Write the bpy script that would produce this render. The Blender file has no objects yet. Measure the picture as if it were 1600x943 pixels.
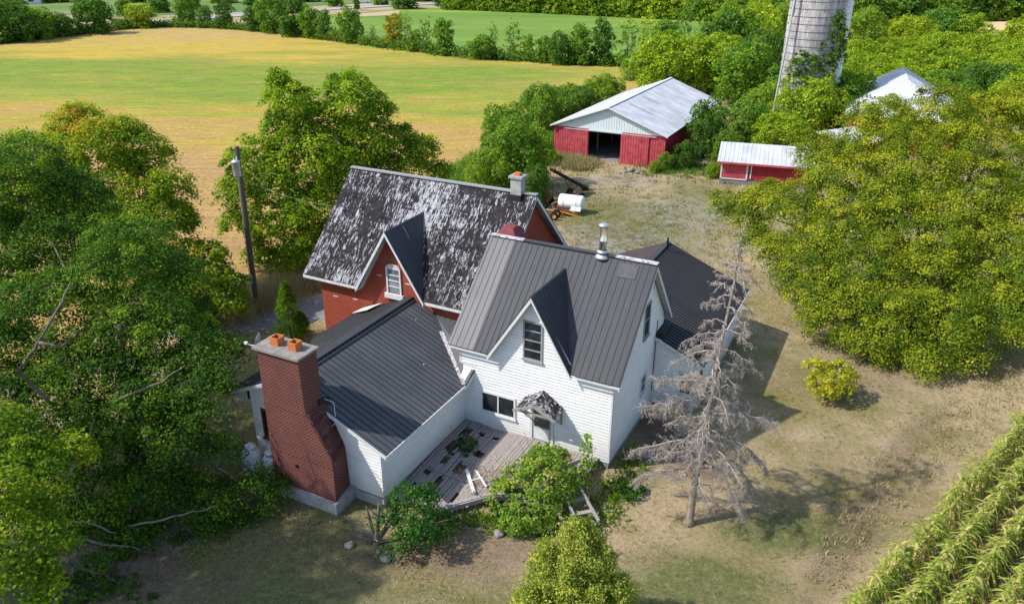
import bpy, bmesh, math, random
import numpy as np
from mathutils import Vector, Matrix
R = math.radians
C = bpy.context.scene.collection
SC = bpy.context.scene
rnd = random.Random(7)

# ------------------------------------------------------------------ camera
FPX, PITCH, ROLL, CAMH = 1200.0, R(24.6), R(-0.2), 21.5
cd = bpy.data.cameras.new('camera'); cam = bpy.data.objects.new('camera', cd); C.objects.link(cam)
cd.sensor_width = 36; cd.lens = 36 * FPX / 1600; cd.clip_end = 5000; cd.clip_start = 0.1
_f = Vector((0, math.cos(PITCH), -math.sin(PITCH))); _r = Vector((1, 0, 0)); _d = _f.cross(_r)
_r2 = math.cos(ROLL) * _r + math.sin(ROLL) * _d; _d2 = -math.sin(ROLL) * _r + math.cos(ROLL) * _d
cam.matrix_world = Matrix.Translation((0, 0, CAMH)) @ Matrix(((_r2.x, -_d2.x, -_f.x), (_r2.y, -_d2.y, -_f.y), (_r2.z, -_d2.z, -_f.z))).to_4x4()
SC.camera = cam
SC.render.resolution_x = 1024; SC.render.resolution_y = 603

# ------------------------------------------------------------------ light
SUN_TO = Vector((-0.985 * math.cos(R(46)), -0.172 * math.cos(R(46)), math.sin(R(46)))).normalized()
w = bpy.data.worlds.new('World'); SC.world = w; w.use_nodes = True
nt = w.node_tree; bg = nt.nodes['Background']; sky = nt.nodes.new('ShaderNodeTexSky')
sky.sky_type = 'NISHITA'; sky.sun_disc = False; sky.sun_elevation = R(46)
sky.sun_rotation = math.atan2(SUN_TO.x, SUN_TO.y)
nt.links.new(sky.outputs[0], bg.inputs[0]); bg.inputs[1].default_value = 0.15
sd = bpy.data.lights.new('sun', 'SUN'); sd.energy = 3.7; sd.angle = R(1.0); sd.color = (1.0, 0.93, 0.83)
sun = bpy.data.objects.new('sun', sd); C.objects.link(sun)
sun.rotation_euler = (-SUN_TO).to_track_quat('-Z', 'Y').to_euler()
SC.view_settings.view_transform = 'Standard'; SC.view_settings.look = 'None'
SC.view_settings.exposure = 0.62; SC.view_settings.gamma = 1.0
SC.cycles.max_bounces = 6; SC.cycles.transparent_max_bounces = 4

# ------------------------------------------------------------------ helpers
YAW = R(-27.2)
A = Vector((math.cos(YAW), math.sin(YAW), 0)); B = Vector((-math.sin(YAW), math.cos(YAW), 0))
O = Vector((4.4035, 28.667, 0))
def W(a, b, z=0): return O + A * a + B * b + Vector((0, 0, z))
def G(px, py, z=0.0):
    "point of the ground seen at a place of the survey photograph"
    d = _r2 * ((px - 800) / FPX) + _d2 * ((py - 471.5) / FPX) + _f
    t = (z - CAMH) / d.z
    return Vector((d.x * t, d.y * t, z))
def tag(o, label=None, cat=None, group=None, kind=None):
    if label: o['label'] = label
    if cat: o['category'] = cat
    if group: o['group'] = group
    if kind: o['kind'] = kind
    return o
def thing(name, label, cat, loc=(0, 0, 0), rz=0.0, group=None):
    o = bpy.data.objects.new(name, None); C.objects.link(o); o.empty_display_size = .3
    o.location = loc; o.rotation_euler = (0, 0, rz); return tag(o, label, cat, group)
class MB:
    "collects polygons into one mesh"
    def __init__(s): s.v = []; s.f = []; s.m = []; s.cut = []
    def poly(s, pts, mi=0):
        i = len(s.v); s.v += [tuple(p) for p in pts]; s.f.append(tuple(range(i, i + len(pts)))); s.m.append(mi)
    def prism(s, pts, off, mi=0):
        "extrude a planar polygon by the vector off"
        s.cut.append((len(s.v), len(s.f)))
        off = Vector(off); p = [Vector(q) for q in pts]; q = [x + off for x in p]; n = len(p)
        nrm = Vector((0, 0, 0))
        for k in range(n): nrm += (p[k] - p[0]).cross(p[(k + 1) % n] - p[0])
        if nrm.dot(off) > 0: p, q = p, q
        else: p, q = p[::-1], q[::-1]
        s.poly(q, mi); s.poly(p[::-1], mi)
        for k in range(n): s.poly([p[k], p[(k + 1) % n], q[(k + 1) % n], q[k]], mi)
    def box(s, lo, hi, mi=0, M=None):
        s.cut.append((len(s.v), len(s.f)))
        x0, y0, z0 = lo; x1, y1, z1 = hi
        P = [Vector(p) for p in ((x0, y0, z0), (x1, y0, z0), (x1, y1, z0), (x0, y1, z0), (x0, y0, z1), (x1, y0, z1), (x1, y1, z1), (x0, y1, z1))]
        if M is not None: P = [M @ p for p in P]
        for f in ((3, 2, 1, 0), (4, 5, 6, 7), (0, 1, 5, 4), (1, 2, 6, 5), (2, 3, 7, 6), (3, 0, 4, 7)): s.poly([P[k] for k in f], mi)
    def bar(s, p, q, wd, ht, mi=0, up=(0, 0, 1)):
        p = Vector(p); q = Vector(q); d = (q - p); L = d.length
        if L < 1e-6: return
        d /= L; u = Vector(up); sx = d.cross(u)
        if sx.length < 1e-4: sx = d.cross(Vector((1, 0, 0)))
        sx.normalize(); uz = sx.cross(d)
        M = Matrix(((sx.x, d.x, uz.x, p.x), (sx.y, d.y, uz.y, p.y), (sx.z, d.z, uz.z, p.z), (0, 0, 0, 1)))
        s.box((-wd / 2, 0, -ht / 2), (wd / 2, L, ht / 2), mi, M)
    def tube(s, pts, rad, n=8, mi=0, cap=True):
        pts = [Vector(p) for p in pts]; rings = []
        if not hasattr(rad, '__len__'): rad = [rad] * len(pts)
        ref = None
        for k, p in enumerate(pts):
            d = (pts[min(k + 1, len(pts) - 1)] - pts[max(k - 1, 0)])
            d = d.normalized() if d.length > 0 else Vector((0, 0, 1))
            if ref is None: ref = Vector((1, 0, 0)) if abs(d.x) < .8 else Vector((0, 1, 0))
            u = (ref - d * ref.dot(d)).normalized(); ref = u; v = d.cross(u); i = len(s.v)
            for j in range(n):
                a = 2 * math.pi * j / n; s.v.append(tuple(p + (u * math.cos(a) + v * math.sin(a)) * rad[k]))
            rings.append(i)
        for k in range(len(pts) - 1):
            for j in range(n):
                j2 = (j + 1) % n
                s.f.append((rings[k] + j, rings[k] + j2, rings[k + 1] + j2, rings[k + 1] + j)); s.m.append(mi)
        if cap:
            s.f.append(tuple(rings[0] + j for j in range(n))[::-1]); s.m.append(mi)
            s.f.append(tuple(rings[-1] + j for j in range(n))); s.m.append(mi)
    def lathe(s, prof, c=(0, 0, 0), n=24, mi=0, M=None):
        i = len(s.v)
        for r, z in prof:
            for j in range(n):
                a = 2 * math.pi * j / n; p = Vector((r * math.cos(a), r * math.sin(a), z))
                if M is not None: p = M @ p
                s.v.append(tuple(p + Vector(c)))
        for k in range(len(prof) - 1):
            for j in range(n):
                j2 = (j + 1) % n
                s.f.append((i + k * n + j, i + k * n + j2, i + (k + 1) * n + j2, i + (k + 1) * n + j)); s.m.append(mi)
    def build_each(s, name, mats, parent=None, label=None):
        "every primitive becomes an object of its own"
        cs = s.cut + [(len(s.v), len(s.f))]; out = []
        for (v0, f0), (v1, f1) in zip(cs, cs[1:]):
            q = MB(); q.v = s.v[v0:v1]; q.f = [tuple(i - v0 for i in f) for f in s.f[f0:f1]]; q.m = s.m[f0:f1]
            out.append(q.build(name, mats, parent, label=label))
        return out
    def build(s, name, mats, parent=None, smooth=False, loc=None, label=None):
        if not isinstance(mats, (list, tuple)): mats = [mats]
        me = bpy.data.meshes.new(name); me.from_pydata(s.v, [], s.f)
        for m in mats: me.materials.append(m)
        me.polygons.foreach_set('material_index', s.m)
        if smooth: me.polygons.foreach_set('use_smooth', [True] * len(s.f))
        me.update()
        uv = me.uv_layers.new(name='UVMap'); Z = Vector((0, 0, 1)); dat = uv.data
        arr = np.zeros(len(dat) * 2, np.float32)
        for p in me.polygons:
            n = p.normal; t = Z.cross(n) if abs(n.z) < .999 else Vector((1, 0, 0)); t.normalize(); bt = n.cross(t)
            for li in p.loop_indices:
                c = me.vertices[me.loops[li].vertex_index].co; arr[2 * li] = c.dot(t); arr[2 * li + 1] = c.dot(bt)
        dat.foreach_set('uv', arr)
        o = bpy.data.objects.new(name, me); C.objects.link(o)
        if parent: o.parent = parent
        if loc: o.location = loc
        if label: o['label'] = label
        return o
def clip(poly, n, d, keep_less=True):
    "clip polygon against plane n.p <= d"
    out = []; s = 1 if keep_less else -1
    for i in range(len(poly)):
        p, q = poly[i], poly[(i + 1) % len(poly)]; a = s * (n.dot(p) - d); b = s * (n.dot(q) - d)
        if a <= 0: out.append(p)
        if (a < 0 < b) or (b < 0 < a): out.append(p + (q - p) * (a / (a - b)))
    return out
def clapboard(mb, pts, out, board=.16, lap=.02, mi=0):
    "lapped boards over a convex wall polygon; out = outward unit vector"
    pts = [Vector(p) for p in pts]; out = Vector(out); Z = Vector((0, 0, 1))
    z0 = min(p.z for p in pts); z1 = max(p.z for p in pts); z = math.floor(z0 / board) * board
    while z < z1:
        c = clip(clip(pts, Z, z, False), Z, z + board)
        if len(c) >= 3:
            q = [p + out * (lap * (1 - (p.z - z) / board)) for p in c]
            mb.poly(q, mi)
            low = [p for p in q if abs(p.z - z) < 1e-4]
            if len(low) == 2: mb.poly([low[0], low[0] - out * lap, low[1] - out * lap, low[1]], mi)
        z += board
def slab_roof(mb, pts, along, thick=.12, rib=.3, rh=.022, rw=.035, mi=0, mrib=None, jit=0):
    "roof sheet: polygon pts, ribs perpendicular to 'along', thickness below"
    pts = [Vector(p) for p in pts]; n = (pts[1] - pts[0]).cross(pts[2] - pts[0])
    if n.length < 1e-9: n = (pts[2] - pts[0]).cross(pts[3] - pts[0])
    n.normalize()
    if n.z < 0: n = -n
    mb.prism(pts, -n * thick, mi)
    if rib:
        al = Vector(along); al = (al - n * al.dot(n)).normalized(); u0 = min(p.dot(al) for p in pts); u1 = max(p.dot(al) for p in pts)
        u = u0 + rib * .4
        while u < u1:
            c = clip(clip(pts, al, u - rw / 2, False), al, u + rw / 2)
            if len(c) >= 3: mb.prism([p + n * .001 for p in c], n * rh, mi if mrib is None else mrib)
            u += rib

# ------------------------------------------------------------------ materials
def mat(name, rough=.8, spec=.3, metal=0.0):
    m = bpy.data.materials.new(name); m.use_nodes = True; t = m.node_tree
    b = t.nodes['Principled BSDF']; b.inputs['Roughness'].default_value = rough
    b.inputs['Specular IOR Level'].default_value = spec; b.inputs['Metallic'].default_value = metal
    return m, t, b
def N(t, kind, **kw):
    n = t.nodes.new(kind)
    for k, v in kw.items():
        if k in n.inputs.keys() if hasattr(n.inputs, 'keys') else False: n.inputs[k].default_value = v
        else: setattr(n, k, v)
    return n
def ramp(t, fac, stops, interp='LINEAR'):
    r = t.nodes.new('ShaderNodeValToRGB'); t.links.new(fac, r.inputs[0]); r.color_ramp.interpolation = interp
    e = r.color_ramp.elements
    while len(e) < len(stops): e.new(.5)
    for x, (p, c) in zip(e, stops): x.position = p; x.color = (*c, 1) if len(c) == 3 else c
    return r.outputs[0]
def noise(t, vec, scale, detail=4, rough=.55, sc3=None, dist=0):
    if sc3:
        mp = t.nodes.new('ShaderNodeMapping'); mp.inputs['Scale'].default_value = sc3; t.links.new(vec, mp.inputs[0]); vec = mp.outputs[0]
    n = t.nodes.new('ShaderNodeTexNoise'); n.inputs['Scale'].default_value = scale; n.inputs['Detail'].default_value = detail
    n.inputs['Roughness'].default_value = rough; n.inputs['Distortion'].default_value = dist; t.links.new(vec, n.inputs['Vector']); return n.outputs['Fac']
def mix(t, fac, a, b, mode='MIX'):
    n = t.nodes.new('ShaderNodeMix'); n.data_type = 'RGBA'; n.blend_type = mode
    for k, v in ((0, fac), (6, a), (7, b)):
        if isinstance(v, (int, float)): n.inputs[k].default_value = v
        elif isinstance(v, tuple): n.inputs[k].default_value = (*v, 1) if len(v) == 3 else v
        else: t.links.new(v, n.inputs[k])
    return n.outputs[2]
def mth(t, op, a, b=0.0, c=0.0):
    n = t.nodes.new('ShaderNodeMath'); n.operation = op
    for k, v in enumerate((a, b, c)):
        if isinstance(v, (int, float)): n.inputs[k].default_value = v
        else: t.links.new(v, n.inputs[k])
    return n.outputs[0]
def bump(t, b, h, strength=.5, dist=.02):
    n = t.nodes.new('ShaderNodeBump'); n.inputs['Strength'].default_value = strength; n.inputs['Distance'].default_value = dist
    t.links.new(h, n.inputs['Height']); t.links.new(n.outputs[0], b.inputs['Normal'])
def co(t, what='Object'):
    n = t.nodes.new('ShaderNodeTexCoord'); return n.outputs[what]
def sep(t, v):
    n = t.nodes.new('ShaderNodeSeparateXYZ'); t.links.new(v, n.inputs[0]); return n.outputs
def simple(name, col, rough=.8, spec=.3, metal=0, var=.25, scale=3.0, col2=None, bstr=0):
    m, t, b = mat(name, rough, spec, metal); v = co(t); nz = noise(t, v, scale, 6, .65)
    c2 = col2 or tuple(x * (1 - var) for x in col); c1 = tuple(min(1, x * (1 + var * .5)) for x in col)
    t.links.new(ramp(t, nz, [(.3, c2), (.7, c1)]), b.inputs['Base Color'])
    if bstr: bump(t, b, noise(t, v, scale * 8, 3), bstr, .01)
    return m
def m_paint_white():
    m, t, b = mat('white_clapboard_paint', .6, .3); v = co(t, 'UV')
    board = noise(t, v, 1.0, 2, .5, (.25, 6.67, 1)); streak = noise(t, v, 2.2, 6, .7, (.6, 3.0, 1)); grime = noise(t, v, .5, 5, .65)
    c = mix(t, ramp(t, streak, [(.5, (0, 0, 0)), (.72, (1, 1, 1))]), (.80, .815, .83), (.62, .63, .63))
    c = mix(t, mth(t, 'MULTIPLY', ramp(t, grime, [(.5, (0, 0, 0)), (.75, (1, 1, 1))]), .4), c, (.55, .56, .55))
    c = mix(t, .13, c, ramp(t, board, [(.35, (.55, .55, .55)), (.65, (1, 1, 1))]), 'MULTIPLY')
    zz = sep(t, co(t))[2]; foot = mth(t, 'MULTIPLY', ramp(t, mth(t, 'ADD', mth(t, 'MULTIPLY', zz, .5), mth(t, 'MULTIPLY', mth(t, 'SUBTRACT', streak, .5), 1.4)), [(.28, (1, 1, 1)), (.62, (0, 0, 0))]), .45); c = mix(t, foot, c, (.42, .41, .37))
    peel = noise(t, v, 9, 4, .7, (.5, 2.2, 1)); pk = ramp(t, peel, [(.70, (0, 0, 0)), (.73, (1, 1, 1))])
    c = mix(t, mth(t, 'MULTIPLY', pk, .6), c, (.36, .33, .30))
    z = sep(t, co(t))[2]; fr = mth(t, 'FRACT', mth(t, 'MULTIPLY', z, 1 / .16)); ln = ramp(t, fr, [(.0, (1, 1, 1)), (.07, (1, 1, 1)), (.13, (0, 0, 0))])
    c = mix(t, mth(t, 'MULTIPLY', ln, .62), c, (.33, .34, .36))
    t.links.new(c, b.inputs['Base Color']); bump(t, b, noise(t, v, 30, 3, .5, (.2, 2, 1)), .15, .01); return m
def m_brick(name, c1, c2, mortar, msize=.008, bw=.22, bh=.072, spall=.0, rough=.85):
    m, t, b = mat(name, rough, .25); v = co(t, 'UV')
    br = t.nodes.new('ShaderNodeTexBrick'); t.links.new(v, br.inputs[0])
    br.inputs['Color1'].default_value = (*c1, 1); br.inputs['Color2'].default_value = (*c2, 1); br.inputs['Mortar'].default_value = (*mortar, 1)
    br.inputs['Scale'].default_value = 1; br.inputs['Mortar Size'].default_value = msize; br.inputs['Brick Width'].default_value = bw
    br.inputs['Row Height'].default_value = bh; br.inputs['Bias'].default_value = -.1; br.inputs['Mortar Smooth'].default_value = .2
    c = mix(t, .55, br.outputs['Color'], ramp(t, noise(t, v, 1.1, 6, .7), [(.3, (.62, .58, .58)), (.7, (1.2, 1.15, 1.1))]), 'MULTIPLY')
    if spall:
        k = ramp(t, noise(t, v, 1.6, 2, .4, (1, 3.4, 1)), [(.70, (0, 0, 0)), (.71, (1, 1, 1))]); c = mix(t, mth(t, 'MULTIPLY', k, spall), c, (.6, .55, .5))
    t.links.new(c, b.inputs['Base Color']); bump(t, b, mth(t, 'SUBTRACT', 1, br.outputs['Fac']), .6, .012); return m
def m_metal_roof(name, base, patch=None, rough=.42, streak=.25):
    m, t, b = mat(name, rough, .35, .0); v = co(t, 'UV')
    pan = noise(t, v, 1, 1, .5, (1.05, .02, 1)); st = noise(t, v, 3, 5, .7, (3, .25, 1)); big = noise(t, v, .45, 4, .6)
    c = mix(t, streak, base, ramp(t, st, [(.3, tuple(x * .6 for x in base)), (.72, tuple(x * 1.7 for x in base))]))
    c = mix(t, .35, c, ramp(t, pan, [(.35, (.75, .75, .75)), (.65, (1.2, 1.2, 1.22))]), 'MULTIPLY')
    c = mix(t, .55, c, ramp(t, big, [(.3, (.62, .62, .64)), (.7, (1.35, 1.33, 1.3))]), 'MULTIPLY')
    run = noise(t, v, 1, 6, .75, (2.2, .12, 1)); c = mix(t, mth(t, 'MULTIPLY', ramp(t, run, [(.58, (0, 0, 0)), (.72, (1, 1, 1))]), .35), c, tuple(x * 2.2 + .02 for x in base))
    t.links.new(c, b.inputs['Base Color'])
    t.links.new(mth(t, 'ADD', mth(t, 'MULTIPLY', big, .3), rough - .12), b.inputs['Roughness'])
    bump(t, b, noise(t, v, 1.2, 2), .12, .05); return m
def m_old_shingle():
    m, t, b = mat('weathered_flecked_shingles', .9, .15); v = co(t, 'UV')
    br = t.nodes.new('ShaderNodeTexBrick'); t.links.new(v, br.inputs[0]); br.inputs['Scale'].default_value = 1; br.inputs['Mortar Size'].default_value = .006
    br.inputs['Brick Width'].default_value = .16; br.inputs['Row Height'].default_value = .13
    br.inputs['Color1'].default_value = (.5, .5, .5, 1); br.inputs['Color2'].default_value = (1, 1, 1, 1); br.inputs['Mortar'].default_value = (.2, .2, .2, 1)
    dark = mix(t, .5, ramp(t, noise(t, v, 2.2, 4), [(.3, (.015, .013, .016)), (.7, (.046, .041, .046))]), br.outputs['Color'], 'MULTIPLY')
    fl = noise(t, v, 1, 4, .7, (15, 2.0, 1)); big = noise(t, v, .33, 3, .6); mid = noise(t, v, 1.0, 3, .6, (1.5, .5, 1)); sx = sep(t, v)
    blot = noise(t, v, 1, 4, .6, (5.5, .9, 1)); sh = mth(t, 'MULTIPLY', mth(t, 'SUBTRACT', sep(t, br.outputs['Color'])[0], .75), .13); thr = mth(t, 'ADD', sh, mth(t, 'ADD', mth(t, 'ADD', mth(t, 'MULTIPLY', fl, .72), mth(t, 'MULTIPLY', blot, .36)), mth(t, 'ADD', mth(t, 'MULTIPLY', big, .50), mth(t, 'MULTIPLY', mid, .18))))
    k = ramp(t, mth(t, 'MULTIPLY', thr, .5), [(.454, (0, 0, 0)), (.470, (1, 1, 1))])
    fine = ramp(t, noise(t, v, 22, 3, .7), [(.34, (.15, .15, .15)), (.5, (1, 1, 1))])
    k = mth(t, 'MULTIPLY', k, fine)
    wc = ramp(t, noise(t, v, 6, 3), [(.3, (.28, .285, .31)), (.7, (.54, .55, .59))])
    t.links.new(mix(t, k, dark, wc), b.inputs['Base Color']); bump(t, b, br.outputs['Fac'], .4, -.015); return m
def m_wood(name, c1, c2, rough=.85, sc=(1, 1, 1)):
    m, t, b = mat(name, rough, .2); v = co(t, 'UV'); n1 = noise(t, v, 3, 6, .7, sc); n2 = noise(t, v, 25, 4, .6, sc)
    c = mix(t, .5, ramp(t, n1, [(.3, c1), (.7, c2)]), ramp(t, n2, [(.3, c1), (.7, c2)])); t.links.new(c, b.inputs['Base Color'])
    bump(t, b, n2, .3, .01); return m
M = {}
M['white'] = m_paint_white()
M['trim'] = simple('white_trim_paint', (.62, .64, .66), .55, .35, var=.18, scale=5)
M['soffit'] = simple('grey_green_soffit_paint', (.42, .46, .47), .7, var=.25, scale=3)
M['greyframe'] = simple('grey_window_paint', (.30, .31, .32), .7, var=.3, scale=8)
M['oldwood'] = m_wood('weathered_grey_wood', (.16, .145, .135), (.44, .41, .40), sc=(6, .8, 1))
M['deck'] = m_wood('weathered_deck_boards', (.14, .12, .11), (.46, .42, .40), sc=(5, .7, 1))
M['roofmetal'] = m_metal_roof('charcoal_metal_roofing', (.038, .043, .052), rough=.58, streak=.4)
M['rooflighter'] = m_metal_roof('lighter_grey_metal_roofing', (.098, .10, .112), rough=.5, streak=.5)
M['roofwing'] = m_metal_roof('slate_grey_metal_roofing', (.074, .080, .088), rough=.6, streak=.25)
M['roofdark'] = m_metal_roof('dark_grey_metal_roofing', (.048, .052, .060), rough=.5)
M['roofrear'] = m_metal_roof('dark_brown_metal_roofing', (.044, .041, .046), rough=.5)
M['seam'] = simple('dark_roof_seam', (.022, .024, .028), .6)
M['roofflash'] = simple('dark_flashing', (.02, .022, .026), .6)
M['pale'] = simple('flaking_pale_flashing', (.62, .62, .64), .6, var=.6, scale=7, col2=(.10, .07, .08))
M['shingle'] = m_old_shingle()
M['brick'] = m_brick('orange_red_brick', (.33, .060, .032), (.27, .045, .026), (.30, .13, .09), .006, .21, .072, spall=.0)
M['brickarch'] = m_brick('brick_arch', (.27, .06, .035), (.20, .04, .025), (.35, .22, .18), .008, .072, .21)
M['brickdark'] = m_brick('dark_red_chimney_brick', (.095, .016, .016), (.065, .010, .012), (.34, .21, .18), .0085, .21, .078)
M['concrete'] = simple('grey_concrete', (.36, .36, .36), .9, .2, var=.3, scale=3, bstr=.3)
M['darkconc'] = simple('old_foundation_concrete', (.25, .25, .25), .9, .2, var=.35, scale=2.5, bstr=.3)
M['clay'] = simple('orange_clay_flue', (.52, .17, .055), .8, .2, var=.2, scale=6)
M['soot'] = simple('black_soot', (.008, .008, .008), .95, .1)
M['stainless'] = simple('stainless_pipe', (.75, .76, .76), .22, .6, 1.0, var=.1)
M['galv'] = simple('galvanised_metal', (.55, .57, .59), .45, .5, .6, var=.2)
def m_glass(name, tint=(.012, .016, .018)):
    m, t, b = mat(name, .06, .7); v = co(t); c = ramp(t, noise(t, v, 1.2, 3), [(.35, tint), (.7, tuple(x * 3 + .006 for x in tint))])
    t.links.new(c, b.inputs['Base Color']); return m
M['glass'] = m_glass('dark_window_glass'); M['paleglass'] = m_glass('pale_curtained_glass', (.10, .11, .12))
M['whitepaint'] = simple('glossy_white_tank', (.78, .79, .80), .35, .5, var=.08, scale=4)
M['ink'] = simple('dark_blue_lettering', (.03, .05, .12), .5)
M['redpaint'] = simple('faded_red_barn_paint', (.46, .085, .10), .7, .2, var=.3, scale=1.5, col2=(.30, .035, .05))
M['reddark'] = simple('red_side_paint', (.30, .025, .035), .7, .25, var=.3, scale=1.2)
M['bluewhite'] = simple('pale_blue_white_siding', (.60, .68, .70), .6, var=.1, scale=1)
M['whiteroof'] = m_metal_roof('white_metal_barn_roof', (.50, .52, .56), rough=.55, streak=.12)
M['barnfloor'] = simple('dusty_concrete_floor', (.24, .23, .24), .95, var=.3, scale=.8)
M['rust'] = simple('rusty_steel', (.16, .055, .03), .9, .2, var=.5, scale=4)
M['darkrust'] = simple('dark_brown_steel', (.045, .028, .026), .85, .2, var=.5, scale=3)
M['yellow'] = simple('yellow_orange_paint', (.62, .28, .03), .6, var=.3, scale=6)
M['rubber'] = simple('black_rubber', (.014, .014, .014), .9, .2)
M['polewood'] = m_wood('dark_pole_wood', (.05, .045, .04), (.15, .13, .115), sc=(8, .5, 1))
def m_bark(name, c1, c2, sc=4):
    m, t, b = mat(name, .95, .1); v = co(t); n1 = noise(t, v, sc, 6, .7, (1, 1, .3)); t.links.new(ramp(t, n1, [(.3, c1), (.7, c2)]), b.inputs['Base Color'])
    bump(t, b, n1, .6, .04); return m
M['bark'] = m_bark('grey_brown_bark', (.05, .042, .034), (.20, .175, .15))
M['barklight'] = m_bark('pale_grey_limb_bark', (.09, .08, .07), (.25, .235, .21))
M['deadbark'] = m_bark('orange_grey_dead_bark', (.13, .10, .075), (.38, .33, .28), 5)
M['deadtwig'] = simple('bleached_dead_twigs', (.36, .32, .285), .95, .1, var=.45, scale=5)
M['rock'] = simple('pale_field_stone', (.27, .25, .24), .9, .2, var=.35, scale=4, bstr=.5)
def m_leaf(name, stops, trans=.38, rough=.6):
    "stops: colour over the per-leaf attribute v; the object's own colour tints it"
    m, t, b = mat(name, rough, .12); a = t.nodes.new('ShaderNodeAttribute'); a.attribute_name = 'v'
    oi = t.nodes.new('ShaderNodeObjectInfo')
    c = mix(t, 1.0, ramp(t, a.outputs['Fac'], stops), oi.outputs['Color'], 'MULTIPLY')
    t.links.new(c, b.inputs['Base Color']); tr = t.nodes.new('ShaderNodeBsdfTranslucent'); ms = t.nodes.new('ShaderNodeMixShader')
    c2 = mix(t, 1.0, c, (1.25, 1.3, .7), 'MULTIPLY'); t.links.new(c2, tr.inputs[0]); ms.inputs[0].default_value = trans
    t.links.new(b.outputs[0], ms.inputs[1]); t.links.new(tr.outputs[0], ms.inputs[2]); t.links.new(ms.outputs[0], t.nodes['Material Output'].inputs[0])
    return m
L_MAPLE = m_leaf('dark_maple_leaves', [(0, (.026, .080, .010)), (.45, (.075, .175, .016)), (.75, (.19, .30, .018)), (.9, (.36, .42, .025)), (1, (.46, .42, .03))])
L_AUTUMN = m_leaf('turning_maple_leaves', [(0, (.06, .15, .01)), (.4, (.19, .30, .014)), (.7, (.38, .41, .02)), (.88, (.48, .36, .035)), (1, (.55, .24, .035))])
L_BRIGHT = m_leaf('bright_green_maple_leaves', [(0, (.055, .13, .008)), (.5, (.21, .34, .012)), (.8, (.40, .49, .016)), (1, (.62, .60, .03))])
L_OLIVE = m_leaf('yellow_green_ash_leaves', [(0, (.06, .12, .010)), (.4, (.20, .27, .016)), (.75, (.39, .41, .024)), (1, (.58, .52, .05))])
L_BG = m_leaf('distant_leaves', [(0, (.06, .14, .022)), (.5, (.17, .29, .03)), (.85, (.30, .41, .04)), (1, (.50, .50, .08))])
L_VINE = m_leaf('vine_leaves', [(0, (.05, .14, .02)), (.5, (.16, .30, .035)), (.8, (.32, .42, .05)), (.93, (.55, .48, .10)), (1, (.45, .22, .12))])
L_CEDAR = m_leaf('cedar_sprays', [(0, (.08, .15, .02)), (.5, (.25, .32, .04)), (1, (.50, .50, .09))], .2)
L_GRASS = m_leaf('dry_grass', [(0, (.12, .16, .05)), (.5, (.26, .24, .11)), (1, (.50, .40, .24))], .3)
L_CORN = m_leaf('corn_leaves', [(0, (.06, .14, .018)), (.4, (.17, .28, .03)), (.75, (.38, .42, .08)), (1, (.62, .48, .22))], .3)

# ------------------------------------------------------------------ foliage
def quads_mesh(name, P, v, material, nside=4):
    "P: (n,nside,3) corners, v: (n,) leaf tone"
    n = len(P); me = bpy.data.meshes.new(name); me.vertices.add(n * nside); me.vertices.foreach_set('co', P.reshape(-1).astype(np.float32))
    me.loops.add(n * nside); me.loops.foreach_set('vertex_index', np.arange(n * nside, dtype=np.int32))
    me.polygons.add(n); me.polygons.foreach_set('loop_start', np.arange(0, n * nside, nside, dtype=np.int32))
    me.update(calc_edges=True)
    at = me.attributes.new('v', 'FLOAT', 'FACE'); at.data.foreach_set('value', v.astype(np.float32))
    me.materials.append(material); return me
def unit(a): return a / (np.linalg.norm(a, axis=-1, keepdims=True) + 1e-9)
def leaves_from(cent, nrm, tone, size, rng, jit=.6, aspect=.75, droop=.25):
    n = len(cent); nn = unit(nrm + jit * rng.normal(size=(n, 3)))
    t = unit(np.cross(nn, rng.normal(size=(n, 3)))); bt = np.cross(nn, t)
    s = (size * rng.uniform(.65, 1.35, n))[:, None]; tip = nn * (-droop) * s
    P = np.stack([cent - t * s * .5, cent + bt * s * aspect * .5, cent + t * s * .5 + tip, cent - bt * s * aspect * .5], 1)
    return P, np.clip(tone, 0, 1)
def crown_clumps(lobes, dens, rng, low=-.6, inner=.15):
    "clump centres on the surfaces of overlapping ellipsoids"
    L = np.array(lobes, float); cs = []; ns = []
    for i, (cx, cy, cz, rx, ry, rz) in enumerate(L):
        area = 4 * math.pi * ((rx * ry) ** 1.6 / 3 + (rx * rz) ** 1.6 / 3 + (ry * rz) ** 1.6 / 3) ** (1 / 1.6)
        k = max(6, int(area * dens)); d = unit(rng.normal(size=(k, 3))); d = d[d[:, 2] > low]
        rr = np.where(rng.random(len(d)) < inner, rng.uniform(.35, .8, len(d)), rng.uniform(.82, 1.08, len(d)))
        p = L[i, :3] + d * rr[:, None] * L[i, 3:]
        keep = np.ones(len(p), bool)
        for j in range(len(L)):
            if j != i: keep &= (((p - L[j, :3]) / L[j, 3:]) ** 2).sum(1) > .5
        cs.append(p[keep]); ns.append(unit(d / L[i, 3:])[keep])
    return np.concatenate(cs), np.concatenate(ns)
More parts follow.
